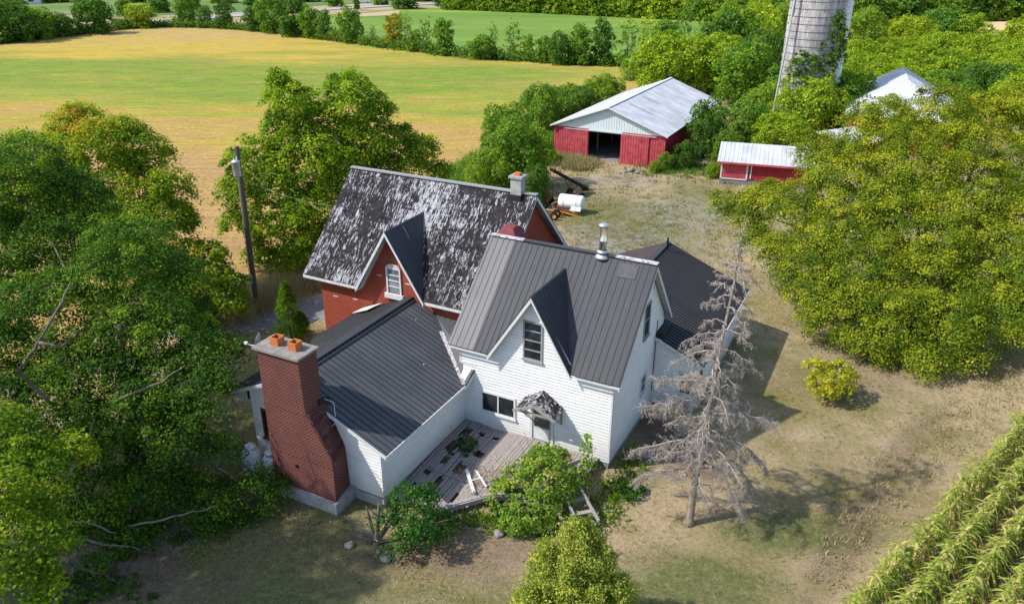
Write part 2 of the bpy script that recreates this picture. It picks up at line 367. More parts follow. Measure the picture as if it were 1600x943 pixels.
def crown_mesh(name, lobes, material, dens=3.0, per=16, rc=.45, leaf=.16, seed=1, tone=(.15, .55), sun=.18, flat=.5, low=-.6, inner=.15, warm=0.0, jit=.45, leafj=.75):
    rng = np.random.default_rng(seed); c, n = crown_clumps(lobes, dens, rng, low, inner)
    K = len(c); up = np.array([0, 0, 1.0]); ax = unit(n * (1 - flat) + up * flat)
    ct = rng.uniform(tone[0], tone[1], K)
    if warm: ct += warm * (np.sin(c[:, 0] * .9 + 1.3) * np.cos(c[:, 1] * .8) * .5 + .5) * (c[:, 2] - c[:, 2].min()) / np.ptp(c[:, 2])
    rk = rc * rng.uniform(.5, 1.5, K)
    idx = np.repeat(np.arange(K), per); m = len(idx)
    q = unit(rng.normal(size=(m, 3))) * (rng.random(m) ** .45)[:, None] * rk[idx][:, None]
    a = ax[idx]; h = (q * a).sum(1, keepdims=True); q = q - a * h * .62
    rad = np.linalg.norm(q, axis=1, keepdims=True); q = q - up * (rad ** 2) / (rk[idx][:, None]) * .35
    cent = c[idx] + q
    t = ct[idx] + rng.normal(0, .13, m) + sun * (rng.random(m) < .12)
    out_ = unit(q + a * rk[idx][:, None] * .5)
    P, t = leaves_from(cent, unit(a * .8 + out_ * .7), t, leaf, rng, jit, leafj)
    return quads_mesh(name, P, t, material)
def auto_lobes(R_, H_, zc, n, seed, rf=(.30, .48), core=True, squash=.8):
    r = random.Random(seed); out = []
    if core: out.append((0, 0, zc, R_ * .62, R_ * .62, H_ * .62))
    for k in range(n):
        ph = 2.399963 * k + r.uniform(-.3, .3); u = 1 - 2 * (k + .5) / n; u = max(u, -.75)
        s = math.sqrt(1 - u * u); f = R_ * r.uniform(*rf)
        out.append((s * math.cos(ph) * (R_ - f * .75), s * math.sin(ph) * (R_ - f * .75), zc + u * (H_ - f * .6), f * r.uniform(.85, 1.15), f * r.uniform(.85, 1.15), f * squash * r.uniform(.85, 1.1)))
    return out
def limbs(mb, base, top, r0, targets, rng, mi=0, start=.25):
    base = Vector(base); top = Vector(top); seg = 7; pts = []; rad = []
    for k in range(seg + 1):
        f = k / seg; pts.append(base.lerp(top, f) + Vector((rng.uniform(-.1, .1), rng.uniform(-.1, .1), 0)) * (1 if 0 < k else 0)); rad.append(r0 * (1.25 if k == 0 else (1 - .8 * f)))
    mb.tube(pts, rad, 9, mi)
    for tg in targets:
        tg = Vector(tg); f = rng.uniform(start, .8); p0 = base.lerp(top, f); r1 = r0 * (1 - .75 * f) * .5; q = [p0]; mid = p0.lerp(tg, .5) + Vector((rng.uniform(-.4, .4), rng.uniform(-.4, .4), -.06 * (tg - p0).length)); n = 6
        for k in range(1, n + 1):
            g = k / n; x = p0.lerp(mid, g).lerp(mid.lerp(tg, g), g); q.append(x + Vector((rng.uniform(-.08, .08),) * 3))
        mb.tube(q, [r1 * (1 - .85 * k / n) for k in range(n + 1)], 6, mi)
        for _ in range(3):
            k = rng.randint(2, n - 1); e = q[k] + (tg - p0).normalized() * rng.uniform(.5, 1.4) + Vector((rng.uniform(-1, 1), rng.uniform(-1, 1), rng.uniform(-.2, .7)))
            mb.tube([q[k], q[k].lerp(e, .5) + Vector((0, 0, .08)), e], [r1 * .4, r1 * .25, .012], 5, mi)
def put_mesh(name, me, parent=None, color=None, loc=None):
    o = bpy.data.objects.new(name, me); C.objects.link(o)
    if parent: o.parent = parent
    if loc: o.location = loc
    if color: o.color = (*color, 1)
    return o
def big_tree(name, label, loc, lobes, material, trunk_top, r0, seed, bark='bark', group=None, color=(1, 1, 1), cat='tree', nl=9, **kw):
    t = thing(name, label, cat, loc, 0, group); rg = random.Random(seed); mb = MB()
    tg = [l[:3] for l in lobes if l[3] < 99]; rg.shuffle(tg); limbs(mb, (0, 0, -.1), trunk_top, r0, tg[:nl], rg)
    mb.build('trunk', M[bark], t, True); put_mesh('crown', crown_mesh('crown', lobes, material, seed=seed, **kw), t, color)
    return t

# ------------------------------------------------------------------ ground and fields
def sheet(name, pts, z, m, kind='structure'):
    mb = MB(); mb.poly([(p[0], p[1], z) for p in pts]); o = mb.build(name, m); tag(o, kind=kind); return o
def m_lawn():
    m, t, b = mat('dry_lawn', .95, .1); v = co(t)
    big = noise(t, v, .09, 5, .6); mid = noise(t, v, .45, 6, .65); fine = noise(t, v, 5, 6, .75); tiny = noise(t, v, 26, 3, .7)
    tan = ramp(t, fine, [(.3, (.33, .25, .145)), (.7, (.60, .465, .31))])
    grn = ramp(t, fine, [(.3, (.15, .14, .045)), (.7, (.33, .28, .11))])
    k = ramp(t, mth(t, 'ADD', mth(t, 'MULTIPLY', big, .6), mth(t, 'MULTIPLY', mid, .4)), [(.46, (0, 0, 0)), (.60, (1, 1, 1))])
    c = mix(t, k, tan, grn)
    def spot(x, y, rx, ry, soft=.35, ang=0):
        mp = t.nodes.new('ShaderNodeMapping'); mp.vector_type = 'TEXTURE'; mp.inputs['Location'].default_value = (x, y, 0); mp.inputs['Rotation'].default_value = (0, 0, ang); mp.inputs['Scale'].default_value = (rx, ry, 1e3)
        t.links.new(v, mp.inputs[0]); ln = t.nodes.new('ShaderNodeVectorMath'); ln.operation = 'LENGTH'; t.links.new(mp.outputs[0], ln.inputs[0])
        d = mth(t, 'ADD', ln.outputs['Value'], mth(t, 'MULTIPLY', mth(t, 'SUBTRACT', mid, .5), 1.6))
        return ramp(t, d, [(1 - soft, (1, 1, 1)), (1 + soft * .3, (0, 0, 0))])
    green = ramp(t, fine, [(.3, (.055, .095, .022)), (.7, (.17, .20, .06))])
    for x, y, rx, ry, s, a in GREENS: c = mix(t, mth(t, 'MULTIPLY', spot(x, y, rx, ry, .5, a), s), c, green)
    grav = ramp(t, noise(t, v, 9, 6, .8), [(.35, (.22, .205, .205)), (.6, (.40, .385, .385))])
    tuft = ramp(t, noise(t, v, 1.7, 4, .7), [(.47, (1, 1, 1)), (.53, (.0, .0, .0))])
    for x, y, rx, ry, s, a in GRAVEL: c = mix(t, mth(t, 'MULTIPLY', mth(t, 'MULTIPLY', spot(x, y, rx, ry, .6, a), s), tuft), c, grav)
    soil = ramp(t, noise(t, v, 7, 6, .8), [(.35, (.10, .065, .048)), (.65, (.26, .185, .145))])
    for x, y, rx, ry, s, a in SOILS: c = mix(t, mth(t, 'MULTIPLY', spot(x, y, rx, ry, .5, a), s), c, soil)
    straw = ramp(t, noise(t, v, 3.3, 5, .8), [(.5, (0, 0, 0)), (.66, (1, 1, 1))]); c = mix(t, mth(t, 'MULTIPLY', straw, .45), c, (.46, .38, .26))
    c = mix(t, .5, c, ramp(t, tiny, [(.32, (.30, .30, .28)), (.68, (1.6, 1.6, 1.55))]), 'MULTIPLY')
    sp = noise(t, v, 11, 5, .8); c = mix(t, ramp(t, sp, [(.57, (0, 0, 0)), (.64, (.6, .6, .6))]), c, (.12, .105, .05))
    t.links.new(c, b.inputs['Base Color']); bump(t, b, mth(t, 'ADD', fine, tiny), .9, .09); return m
GREENS = [(-3, 20.5, 6, 2.2, .45, 0), (7.0, 21.5, 4.2, 2.6, .85, 0), (11.5, 24.5, 4.5, 1.6, .8, .1), (10.5, 63, 8, 11, .65, 0), (-9, 24, 6, 8, .75, 0), (18, 70, 5, 9, .6, 0), (3.6, 19.5, 2.2, 1.6, .7, 0), (-15, 34, 5, 6, .6, 0), (1, 90, 12, 6, .5, 0), (15.5, 19.8, 1.6, 3, .7, -.5)]
GRAVEL = [(8, 58, 5.5, 6.5, .95, 0), (15.5, 66, 6, 7, .7, 0), (10.5, 77, 6.5, 3.5, .75, 0), (13, 58, 6, 4, .45, 0)]
SOILS = [(-2, 23.5, 5.5, 2.0, .6, .1), (7.6, 30.6, 1.6, 4.2, .95, .47), (-16, 22, 6, 4, .85, 0), (22, 38.5, 9, 3.5, .35, .3), (13.8, 24.5, 1.0, 6.5, .5, -.7), (19.5, 31, 1.0, 6, .4, -.75), (9, 60, 3, 3, .2, 0), (16.5, 28, 3.5, 3.5, .15, 0)]
sheet('ground', [(-900, -60), (900, -60), (900, 2500), (-900, 2500)], 0, m_lawn())
def m_soy():
    m, t, b = mat('ripening_soybeans', .95, .1); v = co(t); rot = noise(t, v, 1, 5, .6, (.009, .028, 1)); med = noise(t, v, 1, 6, .65, (.05, .14, 1)); fine = noise(t, v, 1.6, 5, .8)
    y = sep(t, v)[1]; x = sep(t, v)[0]
    # ripening runs from straw brown near the farm to green in the middle of the field
    d = mth(t, 'ADD', mth(t, 'MULTIPLY', y, 1 / 215.0), mth(t, 'MULTIPLY', x, -.0002))
    d = mth(t, 'ADD', d, mth(t, 'ADD', mth(t, 'MULTIPLY', mth(t, 'SUBTRACT', rot, .5), .75), mth(t, 'MULTIPLY', mth(t, 'SUBTRACT', med, .5), .42)))
    tanx = mth(t, 'ADD', mth(t, 'MULTIPLY', x, 1 / 70.0), mth(t, 'ADD', .35, mth(t, 'MULTIPLY', mth(t, 'SUBTRACT', rot, .5), 1.6)))
    c = ramp(t, d, [(.30, (.40, .26, .115)), (.42, (.43, .285, .105)), (.49, (.40, .31, .06)), (.54, (.28, .31, .045)), (.68, (.15, .26, .03)), (.82, (.30, .30, .05)), (.90, (.48, .36, .06)), (1.0, (.44, .33, .10)), (1.0, (.44, .33, .12))])
    c = mix(t, ramp(t, tanx, [(.30, (0, 0, 0)), (.75, (.85, .85, .85))]), c, ramp(t, med, [(.35, (.43, .29, .12)), (.55, (.50, .37, .08)), (.7, (.38, .37, .09))]))
    spk = noise(t, v, 1, 6, .8, (.12, .45, 1)); c = mix(t, ramp(t, spk, [(.50, (0, 0, 0)), (.64, (.5, .5, .5))]), c, (.42, .35, .08)); c = mix(t, ramp(t, spk, [(.36, (.75, .75, .75)), (.48, (0, 0, 0))]), c, (.36, .24, .12))
    c = mix(t, .6, c, ramp(t, fine, [(.3, (.62, .60, .6)), (.7, (1.35, 1.3, 1.2))]), 'MULTIPLY')
    rows = noise(t, v, 1, 2, .5, (.25, 1.8, 1)); c = mix(t, .35, c, ramp(t, rows, [(.35, (.6, .6, .6)), (.65, (1.3, 1.3, 1.3))]), 'MULTIPLY')
    t.links.new(c, b.inputs['Base Color']); bump(t, b, mth(t, 'ADD', fine, rows), .8, .3); return m
soy = [(-260, 130)] + [G(*p) for p in ((-160, 92), (0, 69), (110, 56), (190, 46), (250, 41), (310, 41), (400, 49), (480, 59), (600, 75), (700, 88), (850, 99), (1010, 106), (1000, 140), (930, 165), (880, 200), (760, 255), (700, 300), (560, 400), (420, 440), (330, 470), (200, 560))] + [(-60, 35), (-260, 20)]
sheet('bean_field', soy, .05, m_soy())
def m_green(name, c1, c2, c3):
    m, t, b = mat(name, .95, .1); v = co(t); n1 = noise(t, v, 1, 5, .6, (.012, .05, 1)); n2 = noise(t, v, 1, 5, .7, (.2, .6, 1))
    c = ramp(t, n1, [(.3, c1), (.55, c2), (.72, c3)]); c = mix(t, .5, c, ramp(t, n2, [(.3, (.7, .7, .7)), (.7, (1.25, 1.25, 1.25))]), 'MULTIPLY')
    t.links.new(c, b.inputs['Base Color']); return m
sheet('far_green_field', [G(*p) for p in ((360, 46), (430, 30), (500, 24), (600, 17), (642, 12), (725, 14), (856, 19), (961, 25), (1040, 29), (1180, 33), (1190, 90), (1010, 105), (850, 98), (700, 87), (600, 74), (480, 58))], .1, m_green('green_hay_field', (.10, .19, .035), (.15, .25, .045), (.24, .30, .05)))
sheet('roadside_meadow', [G(*p) for p in ((-160, 60), (0, 34), (200, 26), (360, 20), (500, 9), (640, 2), (640, -12), (300, -6), (0, 8), (-160, 20))], .1, m_green('mown_meadow', (.09, .17, .04), (.13, .21, .06), (.30, .23, .12)))
sheet('ploughed_field', [G(*p) for p in ((20, 26), (160, 16), (185, 30), (150, 38), (60, 44), (10, 48))], .15, m_green('bare_soil_field', (.24, .17, .13), (.33, .25, .19), (.28, .26, .12)))
sheet('stubble_field', [G(*p) for p in ((1490, 36), (1600, 33), (1700, 32), (1700, 50), (1600, 52), (1495, 50))], .1, m_green('pale_stubble', (.50, .38, .20), (.58, .44, .24), (.5, .42, .2)))
sheet('field_strip', [G(*p) for p in ((560, 22), (625, 17), (622, 24), (560, 27))], .15, m_green('tan_soil_strip', (.40, .30, .20), (.45, .34, .22), (.35, .3, .16)))
def ribbon(name, pts, wd, z, m):
    mb = MB(); P = [Vector((p[0], p[1], 0)) for p in pts]; Lp = []; Rp = []
    for k, p in enumerate(P):
        d = (P[min(k + 1, len(P) - 1)] - P[max(k - 1, 0)]).normalized(); n = Vector((-d.y, d.x, 0)) * wd / 2; Lp.append(p + n); Rp.append(p - n)
    for k in range(len(P) - 1): mb.poly([(*Lp[k].xy, z), (*Rp[k].xy, z), (*Rp[k + 1].xy, z), (*Lp[k + 1].xy, z)])
    return tag(mb.build(name, m), kind='structure')
M['road'] = simple('pale_worn_asphalt', (.34, .35, .37), .85, var=.12, scale=.3)
M['gravelroad'] = simple('grey_gravel_drive', (.24, .235, .24), .95, .1, var=.4, scale=2.5, bstr=.5)
ribbon('road', [G(*p) for p in ((-200, 62), (40, 49), (120, 43), (200, 37), (290, 31), (370, 25), (500, 16), (600, 10), (690, 6), (760, 1))], 8.0, .2, M['road'])
dr = [W(-42, -6), W(-30, 1.2), W(-25.5, 4.5), W(-23, 7.5), W(-21.5, 12), W(-19.5, 17), W(-13, 22), W(-6, 24)]
ribbon('driveway', dr, 3.6, .004, M['gravelroad'])
sheet('corn_soil', [(4.6, 12.0), (7.2, 14.6), (38, 42.2), (60, 40), (40, 8), (12, 2)], .006, simple('bare_corn_soil', (.22, .155, .115), .95, .1, var=.4, scale=3, bstr=.6))

# ------------------------------------------------------------------ house helpers (house frame: a along the front, b to the back)
def window(parent, a0, a1, z0, z1, b, side='front', frame='greyframe', glass='glass', bars=1, split=0, fw=.08, dp=.06, label=None):
    "framed window on the plane b=const ('front') or a=const ('right'/'left'); sub-parts: pane, glazing bars"
    def P(u, d, z): return Vector((u, b - d, z)) if side == 'front' else (Vector((b + d, u, z)) if side == 'right' else Vector((b - d, u, z)))
    def bx(mb, u0, u1, za, zb, d0, d1):
        p, q = P(u0, d0, za), P(u1, d1, zb); mb.box([min(x, y) for x, y in zip(p, q)], [max(x, y) for x, y in zip(p, q)])
    f = MB(); bx(f, a0, a0 + fw, z0, z1, 0, dp); bx(f, a1 - fw, a1, z0, z1, 0, dp); bx(f, a0 + fw, a1 - fw, z1 - fw, z1, 0, dp); bx(f, a0 - .04, a1 + .04, z0 - fw, z0, 0, dp + .05)
    bx(f, a0 + fw, a1 - fw, z0, z0 + fw * .6, 0, dp - .01)
    fo = f.build('window', M[frame], parent, label=label)
    g = MB(); bx(g, a0 + fw, a1 - fw, z0 + fw * .6, z1 - fw, .002, .02); g.build('pane', M[glass], fo)
    s = MB()
    for k in range(1, bars + 1): z = z0 + (z1 - z0) * k / (bars + 1); bx(s, a0 + fw, a1 - fw, z - .025, z + .025, .004, .045)
    for k in range(1, split + 1): u = a0 + (a1 - a0) * k / (split + 1); bx(s, u - .035, u + .035, z0 + fw * .6, z1 - fw, .004, .05)
    if bars or split: s.build('glazing_bar', M[frame], fo)
    return fo
def house(name, label, loc=None):
    return thing(name, label, 'house', O, YAW)
F = Vector((0, -1, 0)); RT = Vector((1, 0, 0)); LF = Vector((-1, 0, 0)); BK = Vector((0, 1, 0)); AX = Vector((1, 0, 0)); BX = Vector((0, 1, 0))

# ---- white house
wh = house('white_house', 'two storey white clapboard house with steep charcoal metal roof and a pointed front gable')
T0, T1, D0 = -7.72, 0.0, 7.05
mb = MB()
clapboard(mb, [(-7.55, 0, .35), (T1, 0, .35), (T1, 0, 3.66), (-7.55, 0, 3.66)], F)
clapboard(mb, [(T0, 0, 3.66), (T1, 0, 3.66), (T1, 0, 4.85), (T0, 0, 4.85)], F)
clapboard(mb, [(-5.95, 0, 4.85), (-1.95, 0, 4.85), (-3.85, 0, 7.85)], F)
clapboard(mb, [(T1, 0, .35), (T1, D0, .35), (T1, D0, 5.0), (T1, 4.05, 8.45), (T1, 0, 4.75)], RT)
clapboard(mb, [(T0, D0, 3.66), (T0, 0, 3.66), (T0, 0, 4.75), (T0, 4.05, 8.45), (T0, D0, 5.0)], LF)
mb.poly([(-7.55, D0, .3), (-7.55, 0, .3), (-7.55, 0, 3.66), (-7.55, D0, 3.66)]); mb.poly([(T0, 0, 3.66), (T0, D0, 3.66), (-7.55, D0, 3.66), (-7.55, 0, 3.66)])
mb.poly([(T1, D0, .3), (T0, D0, .3), (T0, D0, 5), (T1, D0, 5)])
mb.build('wall', M['white'], wh)
mb = MB(); mb.box((-7.5, .02, -.3), (-.02, D0 - .02, .36)); mb.build('foundation', M['darkconc'], wh)
mb = MB()
for x, y in ((T1, 0), (T1, D0)): mb.box((x - .06, y - .022, .35), (x + .024, y + .1, 4.7))
mb.box((T0 - .02, -.022, 3.6), (T0 + .1, .1, 4.7)); mb.box((-7.62, -.024, 3.58), (-6.85, .0, 3.70))
mb.build_each('corner_board', M['trim'], wh)
# roof
zr, zf, br_, bf = 8.68, 4.62, 4.05, -.32
mb = MB(); LA, RA = -8.18, .36
slope = (zr - zf) / (br_ - bf)
dv = Vector((-3.85, bf + (7.95 - zf) / slope, 7.95))    # inner end of the gable ridge
feetL, feetR = Vector((-5.98, bf, zf)), Vector((-1.95, bf, zf))
def onslope(a, z): return Vector((a, bf + (z - zf) / slope, z))
mb_polys = [[(LA, bf, zf), feetL, dv, (dv.x, br_, zr), (LA, br_, zr)], [feetR, (RA, bf, zf), (RA, br_, zr), (dv.x, br_, zr), dv]]
r = MB()
for side_, poly in ((0, mb_polys[0]), (1, mb_polys[1])):
    P = [Vector(p) for p in poly]
    # split into convex pieces
    if side_ == 0: pieces = [[P[0], P[1], Vector((feetL.x, br_, zr)), P[4]], [P[1], P[2], P[3], Vector((feetL.x, br_, zr))]]
    else: pieces = [[P[0], Vector((feetR.x, br_, zr)), P[3], P[4]], [P[0], P[1], P[2], Vector((feetR.x, br_, zr))]]
    if side_ == 0:
        xs = -6.85; slab_roof(r, [P[0], Vector((xs, bf, zf)), Vector((xs, br_, zr)), P[4]], AX, .10, rib=.305, mi=1); pieces[0] = [Vector((xs, bf, zf)), P[1], Vector((feetL.x, br_, zr)), Vector((xs, br_, zr))]  # left strip of the front slope takes a lighter grey than the rest
    for q in pieces: slab_roof(r, q, AX, .10, rib=.305)
zbk = 4.85; bbk = 7.42
slab_roof(r, [(RA, br_, zr), (RA, bbk, zbk), (LA, bbk, zbk), (LA, br_, zr)], AX, .10, rib=.305)
rf = r.build('roof', [M['roofmetal'], M['rooflighter']], wh)
# ridge cap in two stretches: dark, and flaking pale ends
mb = MB(); mb.bar((LA + 1.8, br_, zr + .03), (RA - 2.0, br_, zr + .03), .26, .06); mb.build('ridge_cap', M['roofdark'], rf)
mb = MB(); mb.bar((LA, br_, zr + .035), (LA + 1.8, br_, zr + .035), .26, .06); mb.bar((RA - 2.0, br_, zr + .035), (RA, br_, zr + .035), .28, .06); mb.build_each('ridge_cap', M['pale'], rf, label='ridge cap end with flaking white paint')
mb = MB(); pn = Vector((0, -slope, 1)).normalized()
q0 = onslope(-1.35, 8.5); q1 = onslope(-.45, 8.5); q2 = onslope(-.45, 8.02); q3 = onslope(-1.35, 8.02)
mb.prism([q + pn * .022 for q in (q0, q1, q2, q3)], pn * .012); mb.build('roof_patch', simple('faded_patch', (.085, .088, .092), .7, var=.5, scale=12), rf)
# gable roof over the upper front window
g = MB(); gp = Vector((-3.85, bf - .06, 7.97)); up = Vector((0, 0, .03))
for ft, sgn in ((feetL, -1), (feetR, 1)):
    f1 = ft + Vector((sgn * .10, -.06, -.10)); tri = [gp + up, f1 + up, dv + Vector((0, .12, .05))]
    slab_roof(g, tri, AX, .07, rib=0)
    # ribs run down the gable slope
    n = (tri[1] - tri[0]).cross(tri[2] - tri[0]).normalized(); n = n if n.z > 0 else -n
    al = BX - n * BX.dot(n); al.normalize(); u = min(p.dot(al) for p in tri) + .15
    while u < max(p.dot(al) for p in tri):
        c = clip(clip(tri, al, u - .016, False), al, u + .016)
        if len(c) >= 3: g.prism([p + n * .001 for p in c], n * .022)
        u += .3
g.build('gable_roof', M['roofdark'], wh)
mb = MB()   # white verge boards
def vboard(mb, p, q, w_=.2, t_=.05, out=F): mb.prism([Vector(p), Vector(q), Vector(q) - Vector((0, 0, w_)), Vector(p) - Vector((0, 0, w_))], Vector(out) * t_)
vboard(mb, (-3.85, -.34, 7.90), (-6.06, -.34, 4.50), .22); vboard(mb, (-3.85, -.34, 7.90), (-1.87, -.34, 4.50), .16)
vboard(mb, (RA - .03, bf, zf - .1), (RA - .03, br_, zr - .1), .16, .04, RT); vboard(mb, (RA - .03, bbk, zbk - .1), (RA - .03, br_, zr - .1), .22, .04, RT)
mb.bar((LA, bf + .01, zf - .12), (feetL.x, bf + .01, zf - .13), .03, .07); mb.bar((feetR.x, bf + .01, zf - .13), (RA, bf + .01, zf - .13), .03, .07)
mb.build_each('verge_board', M['trim'], wh)
mb = MB()   # soffits
for p in ([(.01, bf, zf - .13), (RA - .04, bf, zf - .13), (RA - .04, br_, zr - .13), (.01, br_, zr - .13)], [(.01, br_, zr - .13), (RA - .04, br_, zr - .13), (RA - .04, bbk, zbk - .13), (.01, bbk, zbk - .13)]):
    mb.prism(p, (0, 0, -.03))
mb.build_each('soffit', M['soffit'], wh)
window(wh, -4.37, -3.40, 4.70, 6.62, 0, bars=3, label='tall grey framed window in the front gable')
window(wh, -6.60, -4.72, 1.28, 2.40, 0, frame='trim', bars=0, split=1, fw=.10, label='wide white double window beside the door')
window(wh, 3.75, 4.6, 4.9, 6.65, 0, side='right', bars=1, label='weathered grey upstairs window on the side wall')
window(wh, 3.95, 4.75, 1.75, 2.75, 0, side='right', frame='trim', bars=1, label='small white downstairs window on the side wall')
# door
d = MB(); d.box((-3.95, -.07, .48), (-3.83, 0, 2.52)); d.box((-2.87, -.07, .48), (-2.75, 0, 2.52)); d.box((-3.83, -.07, 2.40), (-2.87, 0, 2.52)); d.box((-4.0, -.2, .42), (-2.7, 0, .48)); dr_ = d.build('door_frame', M['trim'], wh)
d = MB(); d.box((-3.83, -.045, .48), (-2.87, -.002, 2.40)); do = d.build('door', M['greyframe'], wh)
d = MB(); d.box((-3.74, -.055, 1.28), (-2.96, -.046, 1.72)); d.box((-3.74, -.055, 1.78), (-2.96, -.046, 2.3)); d.build('pane', M['glass'], do)
d = MB(); d.box((-3.74, -.055, .58), (-2.96, -.046, 1.2)); d.build('door_panel', M['trim'], do)
d = MB(); d.box((-2.93, -.09, 1.22), (-2.90, -.046, 1.32)); d.build('handle', M['galv'], do)
mb = MB()
for p, q in (((-.02, 6.05, 4.6), (-.02, 6.0, 2.2)),): mb.tube([(.04, 6.0, 5.0), (.04, 5.98, 3.6), (.06, 5.9, 3.0), (.04, 5.98, 2.2), (.04, 5.98, 1.0)], .018, 6)
mb.build('cable', M['rubber'], wh)
# stove pipe
sp = MB(); px, py = -2.3, 4.0
sp.lathe([(.0, 0), (.34, 0), (.36, .04), (.25, .16), (.22, .18)], (px, py, 8.55), 24); sp.lathe([(.26, .22), (.28, .24), (.24, .30), (.2, .33)], (px, py, 8.6), 24); pp = sp.build('stove_pipe', M['galv'], wh, True)
sp = MB(); sp.lathe([(.165, 0), (.165, .62), (.172, .63), (.165, .64), (.165, 1.28)], (px, py, 8.75), 28); sp.build('pipe', M['stainless'], pp, True)
sp = MB(); sp.lathe([(.12, 0), (.12, .08)], (px, py, 10.0), 20); sp.lathe([(.0, .10), (.22, .10), (.235, .13), (.22, .18), (.12, .22), (0, .23)], (px, py, 9.98), 24); sp.build('cap', M['galv'], pp, True)
# door hood
hd = thing('door_hood', '', 'x', (0, 0, 0)); bpy.data.objects.remove(hd)
h = MB(); hp0, hp1 = Vector((-3.3, 0, 3.28)), Vector((-3.3, -1.05, 3.02))
for ex, ez in ((-4.3, 2.62), (-2.3, 2.62)):
    slab_roof(h, [hp0, hp1, (ex, -1.05, ez - .1), (ex, 0, ez)], AX, .06, rib=0)
M['hoodshingle'] = m_old_shingle(); M['hoodshingle'].name = 'curled_hood_shingles'
ho = h.build('door_hood', M['hoodshingle'], wh, label='sagging little gabled hood of weathered shingles over the door')
rg = random.Random(3); h = MB()
for _ in range(46):
    s_ = rg.choice((-1, 1)); f = rg.random(); g_ = rg.uniform(.05, 1); x = -3.3 + s_ * f; z = 3.28 - .66 * f - .25 * g_ * 1.0 + .05; y = -1.05 * g_
    h.box((-.06, -.09, 0), (.06, .09, .012), 0, Matrix.Translation((x, y, z)) @ Matrix.Rotation(s_ * .55 + rg.uniform(-.3, .3), 4, 'Y') @ Matrix.Rotation(rg.uniform(-.5, .2), 4, 'X') @ Matrix.Rotation(rg.uniform(-.4, .4), 4, 'Z'))
h.build('curled_shingle', M['oldwood'], ho)
h = MB()
for s_ in (-1, 1):
    x = -3.3 + s_ * .92
    h.bar((x, -.02, 2.62), (x, -1.02, 2.5), .08, .09); h.bar((x, -.03, 1.72), (x, -.03, 2.66), .08, .08); h.bar((x, -.04, 1.8), (x, -.85, 2.5), .07, .09)
    h.bar((-3.3, -1.07, 2.98), (-3.3 + s_ * 1.04, -1.07, 2.48), .05, .13); h.bar((-3.3, -.5, 2.98), (-3.3 + s_ * .95, -.5, 2.55), .05, .08)
h.bar((-4.2, -.95, 2.5), (-2.4, -.95, 2.5), .06, .08)
h.build('bracket', M['oldwood'], ho)

# ---- front wing with the big chimney
wg = house('house_wing', 'low white wing with shallow dark metal roof and a tall brick chimney on its end')
wz = 5.08; wa = -12.15; we = 2.86; wea = -7.05; wla = -15.75; wlz = 3.47; f_ = -7.0
mb = MB()
clapboard(mb, [(-7.5, -6.8, .45), (-7.5, -.0, .45), (-7.5, 0, 2.95), (-7.5, -6.8, 2.95)], RT)
clapboard(mb, [(-14.5, -6.8, .45), (-7.5, -6.8, .45), (-7.5, -6.8, 2.95), (-12.15, -6.8, 4.95), (-14.5, -6.8, 3.9)], F)
mb.poly([(-14.5, 2.4, .3), (-14.5, -6.8, .3), (-14.5, -6.8, 3.9), (-14.5, 2.4, 3.9)])
mb.build('wall', M['white'], wg)
mb = MB(); mb.box((-14.45, -6.78, -.3), (-7.54, 2.3, .46)); mb.box((-8.9, -6.9, -.3), (-7.44, -6.7, .43)); mb.build('foundation', M['concrete'], wg)
r = MB()
slab_roof(r, [(wea, f_, we), (wea, -.75, we), (-10.78, 2.42, we + (wz - we) * (10.78 - 7.05) / 5.1), (wa, 2.55, wz), (wa, f_, wz)], BX, .09, rib=.30, rh=.025, rw=.024, mrib=1)
slab_roof(r, [(wa, f_, wz), (wa, 2.5, wz), (wla, 2.5, wlz), (wla, f_, wlz)], BX, .09, rib=.24, rh=.03, rw=.035, mrib=1)
# small cricket between the wing and the tall house
slab_roof(r, [(wea, -.78, we + .0), (-6.92, .0, 3.40), (-7.6, 1.0, 3.75), (-9.4, 2.49, 4.35), (-10.78, 2.45, 4.50)], AX, .08, rib=.3, mrib=1)
wr = r.build('roof', [M['roofwing'], M['seam']], wg)
mb = MB(); mb.bar((wa, f_, wz + .03), (wa, 2.5, wz + .03), .34, .05); mb.bar((wa + .3, f_ + .1, wz - .1), (wa + .3, 2.4, wz - .1), .06, .05); mb.build_each('ridge_cap', M['roofdark'], wr)
mb = MB(); va, vb = Vector((wea - .05, -.72, we + .05)), Vector((-10.78, 2.42, 4.53)); mb.bar(va, va.lerp(vb, .72), .2, .03); mb.build('valley_flashing', M['pale'], wr, label='valley flashing with flaking white and purple paint')
mb = MB(); mb.bar(va.lerp(vb, .72), vb, .2, .03); mb.build('valley_flashing', M['roofdark'], wr)
mb = MB(); vboard(mb, (wea, f_, we - .02), (-10.15, f_, 4.2), .16, .04); vboard(mb, (wla, f_, wlz - .0), (-12.5, f_, 4.93), .18, .04); mb.bar((wea + .02, f_, we - .07), (wea + .02, -.75, we - .07), .05, .14)
mb.prism([(wea, -.76, we - .02), (-6.92, 0, 3.36), (-7.5, 0, 3.4), (-7.5, -.76, we - .1)], (0, .0, -.3)); mb.build_each('verge_board', M['trim'], wg)
mb = MB(); mb.prism([(wla, f_ + .02, wlz - .12), (-14.5, f_ + .02, wlz - .12), (-14.5, 2.3, wlz - .12), (wla, 2.3, wlz - .12)], (0, 0, -.02)); mb.prism([(wla + .02, -6.99, wlz - .12), (-14.5, -6.99, 3.95), (-14.5, -6.99, wlz - .12)], (0, .03, 0)); mb.build_each('soffit', M['soffit'], wg)
window(wg, -13.95, -12.9, 1.55, 3.05, -6.8, bars=0, frame='rust', fw=.1, label='dark red framed window next to the chimney')
mb = MB()
